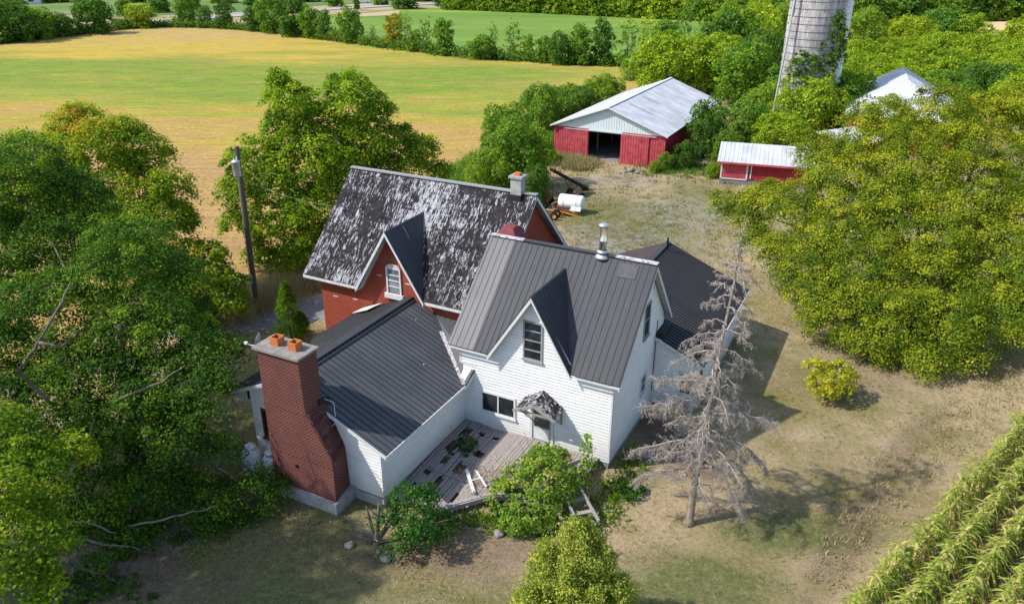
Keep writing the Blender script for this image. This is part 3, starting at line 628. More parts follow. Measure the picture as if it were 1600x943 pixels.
for x, y in ((-9.0, -1.2), (-11.0, 1.2)):
    mb.box((-.025, -.02, 0), (.025, .02, .02), 0, Matrix.Translation((x, y, we + (wz - we) * (-7.05 - x) / 5.1 + .02)))
mb.build_each('roof_litter', M['trim'], wg)
mb = MB(); mb.prism([(-15.2, 2.35, 3.85), (-13.9, 2.35, 4.42), (-14.3, 1.55, 4.25), (-15.5, 1.75, 3.72)], (0, 0, .03)); mb.build('flashing_sheet', M['trim'], wg, label='loose white sheet lying against the brick wall')
# chimney
c = MB(); ct = 6.95; cf1 = -6.84
def ring(ar, af, bf_, z, bb=cf1): return [Vector((-12.35, bf_, z)), Vector((af, bf_, z)), Vector((ar, bb, z)), Vector((-12.35, bb, z))]
lv = [ring(-9.25, -9.02, -8.06, .55), ring(-9.28, -9.0, -8.04, 2.2), ring(-9.45, -9.03, -8.04, 2.68), ring(-10.2, -10.12, -8.02, 4.45), ring(-10.22, -10.18, -8.01, 4.75, -6.92), ring(-10.22, -10.2, -8.0, ct, -6.92)]
for k in range(len(lv) - 1):
    for j in range(4): c.poly([lv[k][j], lv[k][(j + 1) % 4], lv[k + 1][(j + 1) % 4], lv[k + 1][j]])
c.poly(lv[-1]); c.poly(lv[0][::-1])
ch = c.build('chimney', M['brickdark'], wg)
c = MB()   # stepped weathering courses on the sloping shoulder
for k in range(25):
    z = 2.30 + k * .088; f = min(1, max(0, (z - 2.5) / 2.0)); af = -9.0 - 1.12 * f; ar = -9.38 - .84 * f
    c.prism([(af - .35, -8.0, z), (af + .07, -8.0, z), (ar + .07, cf1, z), (ar - .3, cf1, z)], (0, 0, .066))
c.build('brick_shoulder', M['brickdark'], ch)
c = MB(); c.box((-12.45, -8.2, -.3), (-8.92, -6.75, .56)); c.build('chimney_footing', M['concrete'], ch)
c = MB(); c.box((-12.5, -8.12, ct), (-11.32, -6.84, ct + .10)); c.box((-11.30, -8.12, ct), (-10.12, -6.84, ct + .098)); c.build('chimney_cap', simple('weathered_cap_concrete', (.26, .24, .225), .9, .2, var=.35, scale=4, bstr=.3), ch)
for x in (-11.75, -10.82):
    c = MB(); z = ct + .10; s_ = .2
    c.box((x - s_, -7.62, z), (x - s_ + .045, -7.22, z + .34)); c.box((x + s_ - .045, -7.62, z), (x + s_, -7.22, z + .34)); c.box((x - s_ + .045, -7.62, z), (x + s_ - .045, -7.575, z + .34)); c.box((x - s_ + .045, -7.265, z), (x + s_ - .045, -7.22, z + .34))
    fl = c.build('flue_pot', M['clay'], ch); c = MB(); c.box((x - s_ + .045, -7.575, z + .002), (x + s_ - .045, -7.265, z + .12)); c.build('flue_lining', M['soot'], fl)
c = MB(); c.lathe([(0, 0), (.09, 0)], n=12, M=Matrix.Translation((-10.95, -8.075, 1.75)) @ Matrix.Rotation(R(90), 4, 'X')); c.build('cleanout_hole', M['soot'], ch)
c = MB(); c.box((-10.24, -6.97, 4.28), (-10.1, -6.6, 4.66)); c.box((-10.2, -7.2, 4.42), (-10.12, -6.94, 4.72)); c.build('flashing', M['roofflash'], ch)
mb = MB(); mb.tube([(-10.14, -6.9, 4.65), (-9.75, -6.75, 4.5), (-9.6, -6.9, 4.0), (-9.55, -7.04, 3.7), (-9.75, -7.06, 3.45), (-10.0, -7.06, 3.6), (-10.1, -7.05, 4.1)], .014, 6); mb.build('cable', M['trim'], wg)
# satellite dish on the chimney's far side
ds = thing('satellite_dish', 'small grey satellite dish fixed beside the tall brick chimney', 'satellite dish', W(-12.95, -7.2, 5.75), YAW)
mb = MB(); mb.tube([(.35, 0, .55), (.0, 0, .62), (0, 0, .95)], .025, 8); mb.build('mast', M['galv'], ds)
Mx = Matrix.Translation((-.02, .0, 1.02)) @ Matrix.Rotation(R(28), 4, 'Z') @ Matrix.Rotation(R(-78), 4, 'Y')
mb = MB(); mb.lathe([(0, 0), (.16, .02), (.30, .065), (.36, .10), (.365, .105), (.30, .08), (.16, .035), (0, .012)], n=28, M=Mx); mb.build('dish', M['galv'], ds, True)
mb = MB(); mb.tube([(0, 0, .82), (-.45, -.12, .78), (-.62, -.15, .84)], .018, 6); mb.box((-.74, -.2, .80), (-.60, -.10, .90)); mb.build('feed_arm', M['trim'], ds)

# ---- brick house
bh = house('brick_house', 'old red brick house with steep weathered flecked shingle roof and arched gable window')
ez, eb, rz_, rb_ = 5.22, 2.08, 10.07, 7.0; bl, brr = -19.0, -7.1; bs = (rz_ - ez) / (rb_ - eb)
mb = MB(); wb = 2.5; wl_, wr_ = -18.15, -7.5; wt = 5.5
mb.poly([(wl_, wb, .5), (wr_, wb, .5), (wr_, wb, wt), (wl_, wb, wt)]); mb.poly([(-15.2, wb, wt), (-11.3, wb, wt), (-13.2, wb, 8.3)])
mb.poly([(wr_, wb, .5), (wr_, 11.5, .5), (wr_, 11.5, wt), (wr_, rb_, 9.9), (wr_, wb, wt)]); mb.poly([(wl_, 11.5, .5), (wl_, wb, .5), (wl_, wb, wt), (wl_, rb_, 9.9), (wl_, 11.5, wt)])
mb.poly([(wr_, 11.5, .5), (wl_, 11.5, .5), (wl_, 11.5, wt), (wr_, 11.5, wt)]); mb.build('wall', M['brick'], bh)
mb = MB(); mb.box((wl_ - .04, wb - .04, -.3), (wr_, 11.54, .5)); mb.build('foundation', M['darkconc'], bh)
def bon(a, z): return Vector((a, eb + (z - ez) / bs, z))
bfl, bfr = Vector((-15.25, eb, ez)), Vector((-11.15, eb, ez)); bdv = bon(-13.2, 8.62); r = MB()
for q in ([(bl, eb, ez), bfl, (bfl.x, rb_, rz_), (bl, rb_, rz_)], [bfl, bdv, (bdv.x, rb_, rz_), (bfl.x, rb_, rz_)], [bdv, bfr, (bfr.x, rb_, rz_), (bdv.x, rb_, rz_)], [bfr, (brr, eb, ez), (brr, rb_, rz_), (bfr.x, rb_, rz_)], [(brr, rb_, rz_), (brr, 11.95, 5.2), (bl, 11.95, 5.2), (bl, rb_, rz_)]):
    slab_roof(r, q, AX, .12, rib=0)
brf = r.build('roof', M['shingle'], bh)
mb = MB(); mb.bar((bl, rb_, rz_ + .03), (brr, rb_, rz_ + .03), .3, .07); mb.build('ridge_cap', M['greyframe'], brf)
g = MB(); gp = Vector((-13.2, eb - .1, 8.66))
for ft, s_ in ((bfl, -1), (bfr, 1)): slab_roof(g, [gp, ft + Vector((s_ * .06, -.1, -.02)), bdv + Vector((0, .1, .06))], BX, .08, rib=0)
gr = g.build('gable_roof', M['roofdark'], bh)
n = (bfr - gp).cross(bdv - gp).normalized(); n = n if n.z > 0 else -n; g = MB()
for f0 in (.42, .7):
    p = gp.lerp(bdv, f0); q = p + (bfr - gp) * .55 * (1 - f0 * .4); g.bar(p + n * .012 + (q - p) * .08, p.lerp(q, .75) + n * .012, .03, .02)
g.build_each('seam_strip', M['galv'], gr)
mb = MB(); vboard(mb, gp - Vector((0, -.02, .03)), bfl + Vector((-.1, -.08, -.06)), .24, .05); vboard(mb, gp - Vector((0, -.02, .03)), bfr + Vector((.1, -.08, -.06)), .2, .05)
vboard(mb, (brr - .02, eb, ez - .1), (brr - .02, rb_, rz_ - .08), .1, .03, RT); vboard(mb, (brr - .02, 11.95, 5.1), (brr - .02, rb_, rz_ - .08), .22, .03, RT)
mb.bar((bl, eb, ez - .12), (bfl.x, eb, ez - .12), .05, .13); mb.bar((bfr.x, eb, ez - .12), (-8.2, eb, ez - .12), .05, .13); mb.build_each('verge_board', M['trim'], bh)
mb = MB()
for p in ([(bl, eb, ez - .19), (bfl.x, eb, ez - .19), (bfl.x, wb, ez - .19), (bl, wb, ez - .19)], [(bfr.x, eb, ez - .19), (-8, eb, ez - .19), (-8, wb, ez - .19), (bfr.x, wb, ez - .19)]): mb.prism(p, (0, 0, -.03))
mb.prism([gp - Vector((0, 0, .2)), bfl + Vector((0, 0, -.2)), (bfl.x, wb, ez - .2), (-13.2, wb, 8.46)], (.0, 0, -.03)); mb.prism([(wr_ + .01, rb_, rz_ - .14), (brr - .03, rb_, rz_ - .14), (brr - .03, 11.9, 5.1), (wr_ + .01, 11.9, 5.1)], (0, 0, -.03)); mb.build_each('soffit', M['soffit'], bh)
# arched window
f = MB(); x0, x1, zb_, zt = -13.62, -12.70, 5.05, 6.45; cxw = (x0 + x1) / 2; hw = (x1 - x0) / 2
arc = [(cxw + hw * math.cos(t), zt + .28 * math.sin(t)) for t in [math.pi * k / 10 for k in range(11)]]; y = wb
out_ = [(x1, zb_)] + arc + [(x0, zb_)]; inn = [(cxw + (x - cxw) * .80, zb_ + .05 + (z - zb_) * .93) for x, z in out_]; inn[0] = (inn[0][0], zb_ + .05); inn[-1] = (inn[-1][0], zb_ + .05)
for k in range(len(out_) - 1): f.prism([(out_[k][0], y, out_[k][1]), (out_[k + 1][0], y, out_[k + 1][1]), (inn[k + 1][0], y, inn[k + 1][1]), (inn[k][0], y, inn[k][1])], (0, -.07, 0))
f.box((x0 - .12, y - .14, zb_ - .26), (x1 + .12, y, zb_)); f.box((x0 + .09, y - .045, zt - .02), (x1 - .09, y - .003, zt + .17))
fo = f.build('window', M['trim'], bh, label='arched sash window in the brick gable')
f = MB(); f.box((x0 + .08, y - .018, zb_ + .05), (x1 - .08, y - .002, zt)); f.build('pane', M['paleglass'], fo)
f = MB()
for z in (zb_ + .4, zb_ + .74, zb_ + 1.05): f.box((x0 + .08, y - .05, z - .025), (x1 - .08, y - .02, z + .025))
f.build('glazing_bar', M['trim'], fo)
f = MB()
for k in range(14):
    t0, t1 = math.pi * (.08 + .84 * k / 14), math.pi * (.08 + .84 * (k + .9) / 14); r0, r1 = .62, .92
    P = [(cxw + r * math.cos(t), y, zt + .02 + (r - .25) * .95 * math.sin(t) + .05) for r, t in ((r0, t0), (r1, t0), (r1, t1), (r0, t1))]; f.prism(P, (0, -.012, 0))
f.build('brick_arch', M['brickarch'], bh)
mb = MB()
for x, z in ((-17.2, 4.05), (-15.85, 4.15), (-12.3, 5.75), (-14.1, 5.9)): mb.box((x - .16, wb - .012, z), (x + .16, wb, z + .05))
mb.build_each('mortar_scar', M['trim'], bh)
c = MB(); c.box((-8.52, 6.72, 9.3), (-7.92, 7.25, 10.95)); cb = c.build('chimney', M['concrete'], bh)
c = MB(); c.box((-8.6, 6.64, 10.86), (-7.84, 7.33, 10.98)); c.build('chimney_cap', M['concrete'], cb); c = MB(); c.box((-8.38, 6.83, 10.98), (-8.06, 7.12, 11.12)); c.build('flue_brick', M['clay'], cb)
c = MB(); c.box((-8.57, 6.6, 9.25), (-7.87, 7.29, 10.0)); c.build('flashing', M['roofflash'], cb)
mb = MB(); P = [Vector(p) for p in ((-8.35, 4.35, 8.30), (-6.95, 4.35, 8.30), (-6.95, 5.9, 8.3), (-8.35, 5.9, 8.3))]; tq = [Vector((-8.0, 4.85, 8.88)), Vector((-7.4, 4.85, 8.88)), Vector((-7.4, 5.4, 8.9)), Vector((-8.0, 5.4, 8.9))]
for k in range(4): mb.poly([P[k], P[(k + 1) % 4], tq[(k + 1) % 4], tq[k]])
mb.poly(tq); mb.build('cricket', simple('faded_maroon_shingle', (.20, .055, .06), .9, var=.35, scale=6), bh, label='small maroon capped bump behind the ridge of the tall white house')
mb = MB(); mb.tube([(-8.55, 2.3, 5.0), (-8.55, 2.42, 4.6), (-8.55, 2.42, 3.2)], .05, 8); mb.box((-8.75, 2.38, 4.28), (-8.35, 2.49, 4.42)); mb.build('downspout', M['trim'], bh)

# ---- rear wing
rw = house('rear_wing', 'low white rear wing with dark metal roof partly hidden behind the tall white house')
rr, rzz, re_, rez, rb0, rb1 = -2.55, 5.30, 2.6, 3.12, 5.75, 16.3
mb = MB(); clapboard(mb, [(.0, 6.0, .35), (2.2, 6.0, .35), (2.2, 6.0, 3.15), (0, 6.0, 4.1)], F); clapboard(mb, [(2.2, 6.0, .35), (2.2, 16, .35), (2.2, 16, 3.15), (2.2, 6, 3.15)], RT)
clapboard(mb, [(2.2, 16, .35), (-7.1, 16, .35), (-7.1, 16, 3.2), (rr, 16, 5.15), (2.2, 16, 3.15)], BK); mb.poly([(-7.1, 16, .35), (-7.1, 7, .35), (-7.1, 7, 3.2), (-7.1, 16, 3.2)]); mb.build('wall', M['white'], rw)
mb = MB(); mb.box((-.0, 6.02, -.3), (2.18, 15.9, .36)); mb.build('foundation', M['darkconc'], rw)
r = MB(); slab_roof(r, [(re_, rb0, rez), (re_, rb1, rez), (rr, rb1, rzz), (rr, 7.45, rzz), (.42, 7.45, rez + (rzz - rez) * (re_ - .42) / (re_ - rr)), (.42, rb0, rez + (rzz - rez) * (re_ - .42) / (re_ - rr))], BX, .09, rib=.28, rh=.04, rw=.035, mrib=1)
wrf = r.build('roof', [M['roofrear'], M['seam']], rw)
r = MB(); slab_roof(r, [(rr, 7.45, rzz), (rr, rb1, rzz), (-7.5, rb1, 3.2), (-7.5, 7.45, 3.2)], BX, .09, rib=0)
r.build('roof_slope', simple('rusty_maroon_roofing', (.035, .026, .03), .8, var=.5, scale=1.5, col2=(.07, .045, .048)), wrf, label='rust stained west slope')
mb = MB(); mb.bar((rr, 7.45, rzz + .02), (rr, rb1, rzz + .02), .28, .05); mb.build('ridge_cap', M['roofmetal'], wrf)
mb = MB(); vboard(mb, (re_, rb0, rez - .02), (.06, rb0, rez + (rzz - rez) * (re_ - .06) / (re_ - rr) - .02), .16, .04); mb.bar((re_ + .02, rb0, rez - .08), (re_ + .02, rb1, rez - .08), .05, .16); vboard(mb, (re_, rb1, rez), (rr, rb1, rzz), .16, .04, BK); mb.build_each('verge_board', M['trim'], rw)
window(rw, 6.5, 7.4, .4, 2.4, 2.2, side='right', frame='trim', bars=0); window(rw, 9.5, 10.6, 1.2, 2.3, 2.2, side='right', frame='trim', bars=1)
d = MB(); d.box((1.35, 5.93, .4), (2.1, 5.985, 2.5)); dd = d.build('door', M['trim'], rw); d = MB(); d.box((1.47, 5.915, 1.35), (1.98, 5.93, 2.35)); d.build('pane', M['glass'], dd)
mb = MB(); mb.tube([(-2.3, 15.2, 5.2), (-2.3, 15.2, 5.95)], .05, 8); mb.build('vent_pipe', M['soot'], rw)
mb = MB(); mb.box((.05, 5.9, 4.05), (.42, 7.4, 4.35)); mb.build('flashing', M['roofflash'], rw)

# ---- propane tanks
def tank(label, a, b, s=1.0, text=False):
    t = thing('propane_tank', label, 'tank', W(a, b), YAW + R(-12), 'propane tanks by the chimney')
    mb = MB(); r = .38 * s; mb.lathe([(0, .08), (r * .7, .1), (r * .93, .2), (r, .34), (r, 1.0 * s), (r * .96, 1.12 * s), (r * .8, 1.23 * s), (r * .5, 1.29 * s), (0, 1.3 * s)], n=32); mb.build('body', M['whitepaint'], t, True)
    mb = MB(); mb.lathe([(r * .72, 0), (r * .72, .14), (r * .68, .14), (r * .68, 0)], n=24); mb.build('foot_ring', M['whitepaint'], t)
    mb = MB(); z = 1.25 * s; mb.lathe([(r * .52, 0), (r * .55, .02), (r * .55, .15), (r * .64, .16), (r * .62, .21), (r * .3, .27), (0, .28)], (0, 0, z), 28); mb.build('collar', M['whitepaint'], t, True)
    if text:
        cu = bpy.data.curves.new('lettering', 'FONT'); cu.body = 'NASCOM'; cu.size = .15; cu.align_x = 'CENTER'; cu.extrude = .002
        tmp = bpy.data.objects.new('tmp', cu); C.objects.link(tmp); dg = bpy.context.evaluated_depsgraph_get(); me = bpy.data.meshes.new_from_object(tmp.evaluated_get(dg)); bpy.data.objects.remove(tmp)
        for v in me.vertices:
            th = v.co.x / (r + .004); rr_ = r + .004 + v.co.z; v.co = Vector((rr_ * math.sin(th), -rr_ * math.cos(th), .80 + v.co.y))
        me.materials.clear(); me.materials.append(M['ink']); lo = bpy.data.objects.new('lettering', me); C.objects.link(lo); lo.parent = t; lo.rotation_euler[2] = R(0)
    return t
tank('larger white propane tank with dark lettering, left of the pair by the chimney', -13.95, -7.75, 1.12, True)
tank('white propane tank tucked against the brick chimney behind leafy boughs', -13.0, -7.55, 1.0)

# ------------------------------------------------------------------ red barn
bd = Vector((.45, .893, 0)).normalized(); bu = Vector((bd.y, -bd.x, 0)); b_ang = math.atan2(bu.y, bu.x); BO = Vector((4.75, 87.7, 0))
bn = thing('red_barn', 'long red machine shed with white metal roof and open sliding doors', 'barn', BO, b_ang)
BW, BL, BHh, BP = 13.0, 23.4, 3.55, 5.95
def ribbed(mb, p0, p1, z0, z1, out, pitch=.3, w_=.05, h_=.03):
    p0 = Vector(p0); p1 = Vector(p1); d = p1 - p0; L = d.length; d /= L; out = Vector(out)
    z0 = z0 if hasattr(z0, '__call__') else (lambda u, z=z0: z); z1 = z1 if hasattr(z1, '__call__') else (lambda u, z=z1: z)
    u = pitch / 2
    while u < L - w_:
        a, b = p0 + d * u, p0 + d * (u + w_); mb.prism([(a.x, a.y, z0(u)), (b.x, b.y, z0(u + w_)), (b.x, b.y, z1(u + w_)), (a.x, a.y, z1(u))], out * h_); u += pitch
w1, w2 = 4.2, 8.1
mb = MB(); zt = 3.25
mb.box((0, 0, 0), (w1, .12, zt + .2)); ribbed(mb, (0, 0, 0), (w1 - .1, 0, 0), .05, zt, F); mb.build('front_wall', M['redpaint'], bn)
mb = MB(); mb.box((w2, 0, 0), (BW, .12, zt + .2)); ribbed(mb, (w2, 0, 0), (BW, 0, 0), .05, zt, F); mb.build('front_wall', M['redpaint'], bn)
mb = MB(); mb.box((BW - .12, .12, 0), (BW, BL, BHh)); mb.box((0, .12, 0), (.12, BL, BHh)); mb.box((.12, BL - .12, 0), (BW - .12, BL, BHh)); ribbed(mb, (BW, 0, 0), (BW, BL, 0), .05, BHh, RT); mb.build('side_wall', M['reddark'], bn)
mb = MB(); mb.prism([(0, .0, zt + .2), (BW, .0, zt + .2), (BW, .0, BHh), (BW / 2, .0, BP), (0, .0, BHh)], (0, .12, 0)); mb.box((w1, 0, zt), (w2, .12, zt + .2))
gz = lambda u: BHh + (BP - BHh) * (1 - abs(u / (BW / 2) - 1)) - .05
ribbed(mb, (0, 0, 0), (BW, 0, 0), zt + .2, gz, F, .3, .05, .025); mb.build('gable', M['bluewhite'], bn)
mb = MB(); mb.prism([(0, BL, BHh), (BW, BL, BHh), (BW / 2, BL, BP)], (0, -.12, 0)); mb.build('gable', M['bluewhite'], bn)
r = MB(); ov = .45
sl = (BP - BHh) / (BW / 2); e_ = .35
for s_ in (0, 1):
    xe = -e_ if s_ == 0 else BW + e_; ze = BHh - sl * e_ + .12
    slab_roof(r, [(xe, -ov, ze), (BW / 2, -ov, BP + .12), (BW / 2, BL + .3, BP + .12), (xe, BL + .3, ze)], BX, .06, rib=.9, rh=.02, rw=.05)
ro = r.build('roof', M['whiteroof'], bn)
mb = MB(); mb.bar((BW / 2, -ov, BP + .14), (BW / 2, BL + .3, BP + .14), .35, .04); mb.build('ridge_cap', M['trim'], ro)
mb = MB()
for yy, x0, x1 in ((4.2, 7.4, 10.0), (9.3, 7.2, 9.3)): mb.prism([(x, yy + q, BP + .145 - sl * (x - BW / 2)) for x, q in ((x0, 0), (x1, 0), (x1, .28), (x0, .28))], (0, 0, .008))
mb.build_each('roof_streak', M['galv'], ro)
mb = MB()
vboard(mb, (-e_, -ov - .01, BHh - sl * e_ + .12), (BW / 2, -ov - .01, BP + .12), .14, .04); vboard(mb, (BW + e_, -ov - .01, BHh - sl * e_ + .12), (BW / 2, -ov - .01, BP + .12), .14, .04); mb.build_each('verge_board', M['trim'], bn)
mb = MB(); mb.box((1.2, -.16, zt - .02), (BW - 1.0, -.05, zt + .08)); mb.build('door_track', M['galv'], bn)
mb = MB(); mb.box((.6, -.12, .08), (w1, -.05, zt - .05)); ribbed(mb, (.6, -.12, 0), (w1, -.12, 0), .1, zt - .06, F, .3, .05, .03); mb.build('sliding_door', M['redpaint'], bn)
mb = MB(); mb.box((w2 - .05, -.15, -.02), (w2 + 3.1, -.08, zt - .05)); ribbed(mb, (w2, -.15, 0), (w2 + 3.1, -.15, 0), .02, zt - .06, F, .3, .05, .03); mb.build('sliding_door', M['redpaint'], bn)
mb = MB(); mb.box((.15, .15, .02), (BW - .15, BL - .15, .04)); mb.build('floor', M['barnfloor'], bn)
mb = MB()
for yy in (4, 9, 14, 19):
    for x in (3.8, 9.2): mb.box((x - .08, yy, 0.04), (x + .08, yy + .16, 3.6))
mb.build_each('post', M['oldwood'], bn)
mb = MB(); mb.bar(BO + bu * 7.6 + bd * .5 + Vector((0, 0, .12)), BO + bu * 8.15 + bd * .25 + Vector((0, 0, .75)), .1, .04); tag(mb.build('loose_plank', M['oldwood']), 'pale plank leaning inside the barn doorway', 'plank')

# ------------------------------------------------------------------ red shed
sb0 = G(1122, 281); sdir = (G(1235, 300) - sb0); sdir = Vector((.955, -.297, 0)).normalized(); sang = math.atan2(sdir.y, sdir.x)
sh = thing('red_shed', 'small red shed with sloping white ribbed metal roof beside the big tree', 'shed', (21.0, 76.2, 0), sang)
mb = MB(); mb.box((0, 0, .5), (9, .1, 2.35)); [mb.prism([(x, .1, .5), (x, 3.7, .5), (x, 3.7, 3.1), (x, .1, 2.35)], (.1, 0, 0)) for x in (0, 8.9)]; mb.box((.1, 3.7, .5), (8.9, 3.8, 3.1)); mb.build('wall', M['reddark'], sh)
mb = MB(); mb.box((.02, .02, -.1), (8.98, 3.78, .5)); mb.build('foundation', M['darkconc'], sh)
mb = MB(); slab_roof(mb, [(-.35, -.45, 2.35), (9.3, -.45, 2.35), (9.3, 4.1, 3.35), (-.35, 4.1, 3.35)], AX, .07, rib=.42, rh=.03, rw=.06); mb.build('roof', M['whiteroof'], sh)
mb = MB(); mb.bar((-.35, -.47, 2.22), (9.3, -.47, 2.22), .04, .16); mb.build('fascia', M['redpaint'], sh)
mb = MB(); mb.box((.18, -.03, .62), (2.55, 0, 2.15)); mb.build('door', M['redpaint'], sh)
mb = MB(); mb.box((.05, -.05, .5), (.18, 0, 2.2)); mb.box((2.55, -.05, .5), (2.7, 0, 2.2)); mb.box((.05, -.05, .5), (2.7, 0, .62)); mb.box((2.95, -.05, .7), (3.05, 0, 2.2)); mb.build('door_frame', M['bluewhite'], sh)

# ------------------------------------------------------------------ silo
SX, SY, SR, SH = 37.4, 101.0, 3.25, 26.0
si = thing('silo', 'tall grey concrete stave silo with steel hoops rising out of the frame', 'silo', (SX, SY, 0), 0)
def m_silo():
    m, t, b = mat('concrete_staves', .9, .2); v = co(t); s = sep(t, v); ang = mth(t, 'MULTIPLY', mth(t, 'ARCTAN2', s[1], s[0]), SR)
    cb = t.nodes.new('ShaderNodeCombineXYZ'); t.links.new(ang, cb.inputs[1]); t.links.new(s[2], cb.inputs[0])
    br = t.nodes.new('ShaderNodeTexBrick'); t.links.new(cb.outputs[0], br.inputs[0]); br.inputs['Scale'].default_value = 1; br.inputs['Brick Width'].default_value = .95; br.inputs['Row Height'].default_value = .27; br.inputs['Mortar Size'].default_value = .012
    br.offset = .5; br.inputs['Color1'].default_value = (.30, .29, .29, 1); br.inputs['Color2'].default_value = (.46, .45, .45, 1); br.inputs['Mortar'].default_value = (.16, .15, .15, 1)
    st = noise(t, v, 1.2, 5, .7, (1, 1, .18)); c = mix(t, .6, br.outputs['Color'], ramp(t, st, [(.35, (.5, .49, .5)), (.62, (1.25, 1.25, 1.25))]), 'MULTIPLY')
    t.links.new(c, b.inputs['Base Color']); bump(t, b, br.outputs['Fac'], .5, -.03); return m
mb = MB(); mb.lathe([(SR, 0), (SR, SH), (SR - .2, SH)], n=64); mb.build('wall', m_silo(), si, False)
for k in range(30):
    z = .5 + k * .86
    if z < SH: mb = MB(); mb.lathe([(SR + .005, -.02), (SR + .045, -.012), (SR + .045, .012), (SR + .005, .02)], (0, 0, z), 64); mb.build('hoop', M['darkrust'], si)
mb = MB()
for k in range(27): mb.lathe([(SR * (1 - (k / 27) ** 2) ** .5 if k < 27 else 0, SH + 2.4 * k / 27)], n=64) if False else None
mb.lathe([(SR * math.cos(t), SH + 2.6 * math.sin(t)) for t in [math.pi / 2 * k / 10 for k in range(11)]], n=48); mb.build('dome', M['galv'], si, True)
mb = MB(); ca = R(-14)
cx_, cy_ = math.cos(ca) * (SR + .2), math.sin(ca) * (SR + .2)
for k in range(34):
    z = .4 + k * .75; mb.lathe([(.68, 0), (.68, .66), (.64, .7), (.64, .75)], (cx_, cy_, z), 20, 0 if k % 7 else 1)
mb.build('chute', [M['bluewhite'], M['rust']], si)
mb = MB(); mb.tube([(-4.35, -1.9, .0), (-3.75, -2.0, 12), (-3.15, -2.0, 27)], .14, 10); 
for z in (6, 12, 18): mb.bar((-3.85, -2.0, z), (-2.6, -1.9, z), .06, .06)
mb.build('filler_pipe', M['galv'], si)
mb = MB(); mb.tube([(-3.3, -1.0, 14.5), (-3.3, -1.0, 27)], .12, 8); mb.build('rusty_pipe', M['rust'], si)

# ------------------------------------------------------------------ barns behind the big tree
wb_ = thing('white_roofed_barn', 'barn with pale hipped metal roof half hidden behind the big yellow green tree', 'barn', (48.3, 97.0, 0), R(-22))
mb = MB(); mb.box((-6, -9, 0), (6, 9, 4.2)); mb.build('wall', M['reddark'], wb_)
mb = MB()
ap = (0, 7.5, 8.0); ap2 = (0, -2, 8.0)
slab_roof(mb, [(-6.4, -9.4, 4.1), (-6.4, 9.3, 4.1), (0, 9.3, 7.6), (0, -3.5, 7.6)], BX, .1, rib=.9, rh=.03, rw=.06); slab_roof(mb, [(6.4, -9.4, 4.1), (0, -3.5, 7.6), (0, 9.3, 7.6), (6.4, 9.3, 4.1)], BX, .1, rib=.9, rh=.03, rw=.06)
slab_roof(mb, [(-6.4, -9.4, 4.1), (6.4, -9.4, 4.1), (0, -3.5, 7.6)], AX, .1, rib=.9, rh=.03, rw=.06); mb.build('roof', M['whiteroof'], wb_)
mb = MB(); mb.prism([(-6, 9.1, 4.2), (6, 9.1, 4.2), (0, 9.1, 7.5)], (0, -.1, 0)); mb.build('gable', M['bluewhite'], wb_)
ls = thing('lean_to_shed', 'low pale grey roofed lean-to peeping out left of the big tree crown', 'shed', (38.3, 87.0, 0), R(28))
mb = MB(); mb.box((-3, -1.8, 0), (3, 1.8, 2.0)); mb.build('wall', M['reddark'], ls); mb = MB(); slab_roof(mb, [(-3.2, -2.1, 2.1), (3.2, -2.1, 2.1), (3.2, 2.1, 2.9), (-3.2, 2.1, 2.9)], AX, .1, rib=.5); mb.build('roof', M['whiteroof'], ls)
eb_ = thing('white_shed', 'white shed corner at the right edge of the frame above the big tree', 'shed', (62.0, 92.0, 0), R(-30))
mb = MB(); mb.box((-.2, -3, 0), (7, 3, 5.2)); mb.build('wall', M['bluewhite'], eb_); mb = MB(); slab_roof(mb, [(-.6, -3.4, 5.1), (7.4, -3.4, 5.1), (7.4, 0, 6.8), (-.6, 0, 6.8)], AX, .1, rib=.6); slab_roof(mb, [(-.6, 3.4, 5.1), (-.6, 0, 6.8), (7.4, 0, 6.8), (7.4, 3.4, 5.1)], AX, .1, rib=.6); mb.build('roof', M['whiteroof'], eb_)

# ------------------------------------------------------------------ farm yard objects
def wheel_mesh(mb_t, mb_r, c, r, w_, ax):
    Mx = Matrix.Translation(c) @ Vector(ax).to_track_quat('Z', 'Y').to_matrix().to_4x4()
    mb_t.lathe([(r * .55, -w_ / 2), (r * .92, -w_ / 2), (r, -w_ * .3), (r, w_ * .3), (r * .92, w_ / 2), (r * .55, w_ / 2), (r * .55, -w_ / 2)], n=24, M=Mx)
    mb_r.lathe([(0, -w_ * .15), (r * .56, -w_ * .3), (r * .56, w_ * .3), (0, w_ * .15)], n=16, M=Mx)
def wheel(parent, c, r, w_, ax, rim='rust'):
    a, b = MB(), MB(); wheel_mesh(a, b, c, r, w_, ax); o = a.build('wheel', M['rubber'], parent, True); b.build('rim', M[rim], o)
hi = G(862, 265, 2.9); lo = G(917, 295, .45)
el = thing('bale_elevator', 'long dark rusty bale elevator tilted up on two wheels in the yard', 'elevator', (lo.x, lo.y, 0))
ax = (hi - lo); dl = ax.normalized(); lo_ = Vector((0, 0, lo.z)); hi_ = lo_ + ax; sx = dl.cross(Vector((0, 0, 1))).normalized()
mb = MB()
for s_ in (-1, 1): mb.bar(lo_ + sx * s_ * .3, hi_ + sx * s_ * .3, .06, .28)
mb.bar(lo_, hi_, .56, .05); L_ = ax.length; k = .3
while k < L_: mb.bar(lo_ + dl * k - sx * .28 + Vector((0, 0, .06)), lo_ + dl * k + sx * .28 + Vector((0, 0, .06)), .04, .06); k += .45
mb.build('trough', M['darkrust'], el)
mb = MB(); mb.box((-.35, -.35, -.2), (.35, .35, .2), 0, Matrix.Translation(lo_ + dl * .3)); mb.build('gearbox', M['darkrust'], el)
ctr = lo_ + dl * L_ * .45; gx = Vector((ctr.x + .4, ctr.y - .6, .38)); mb = MB()
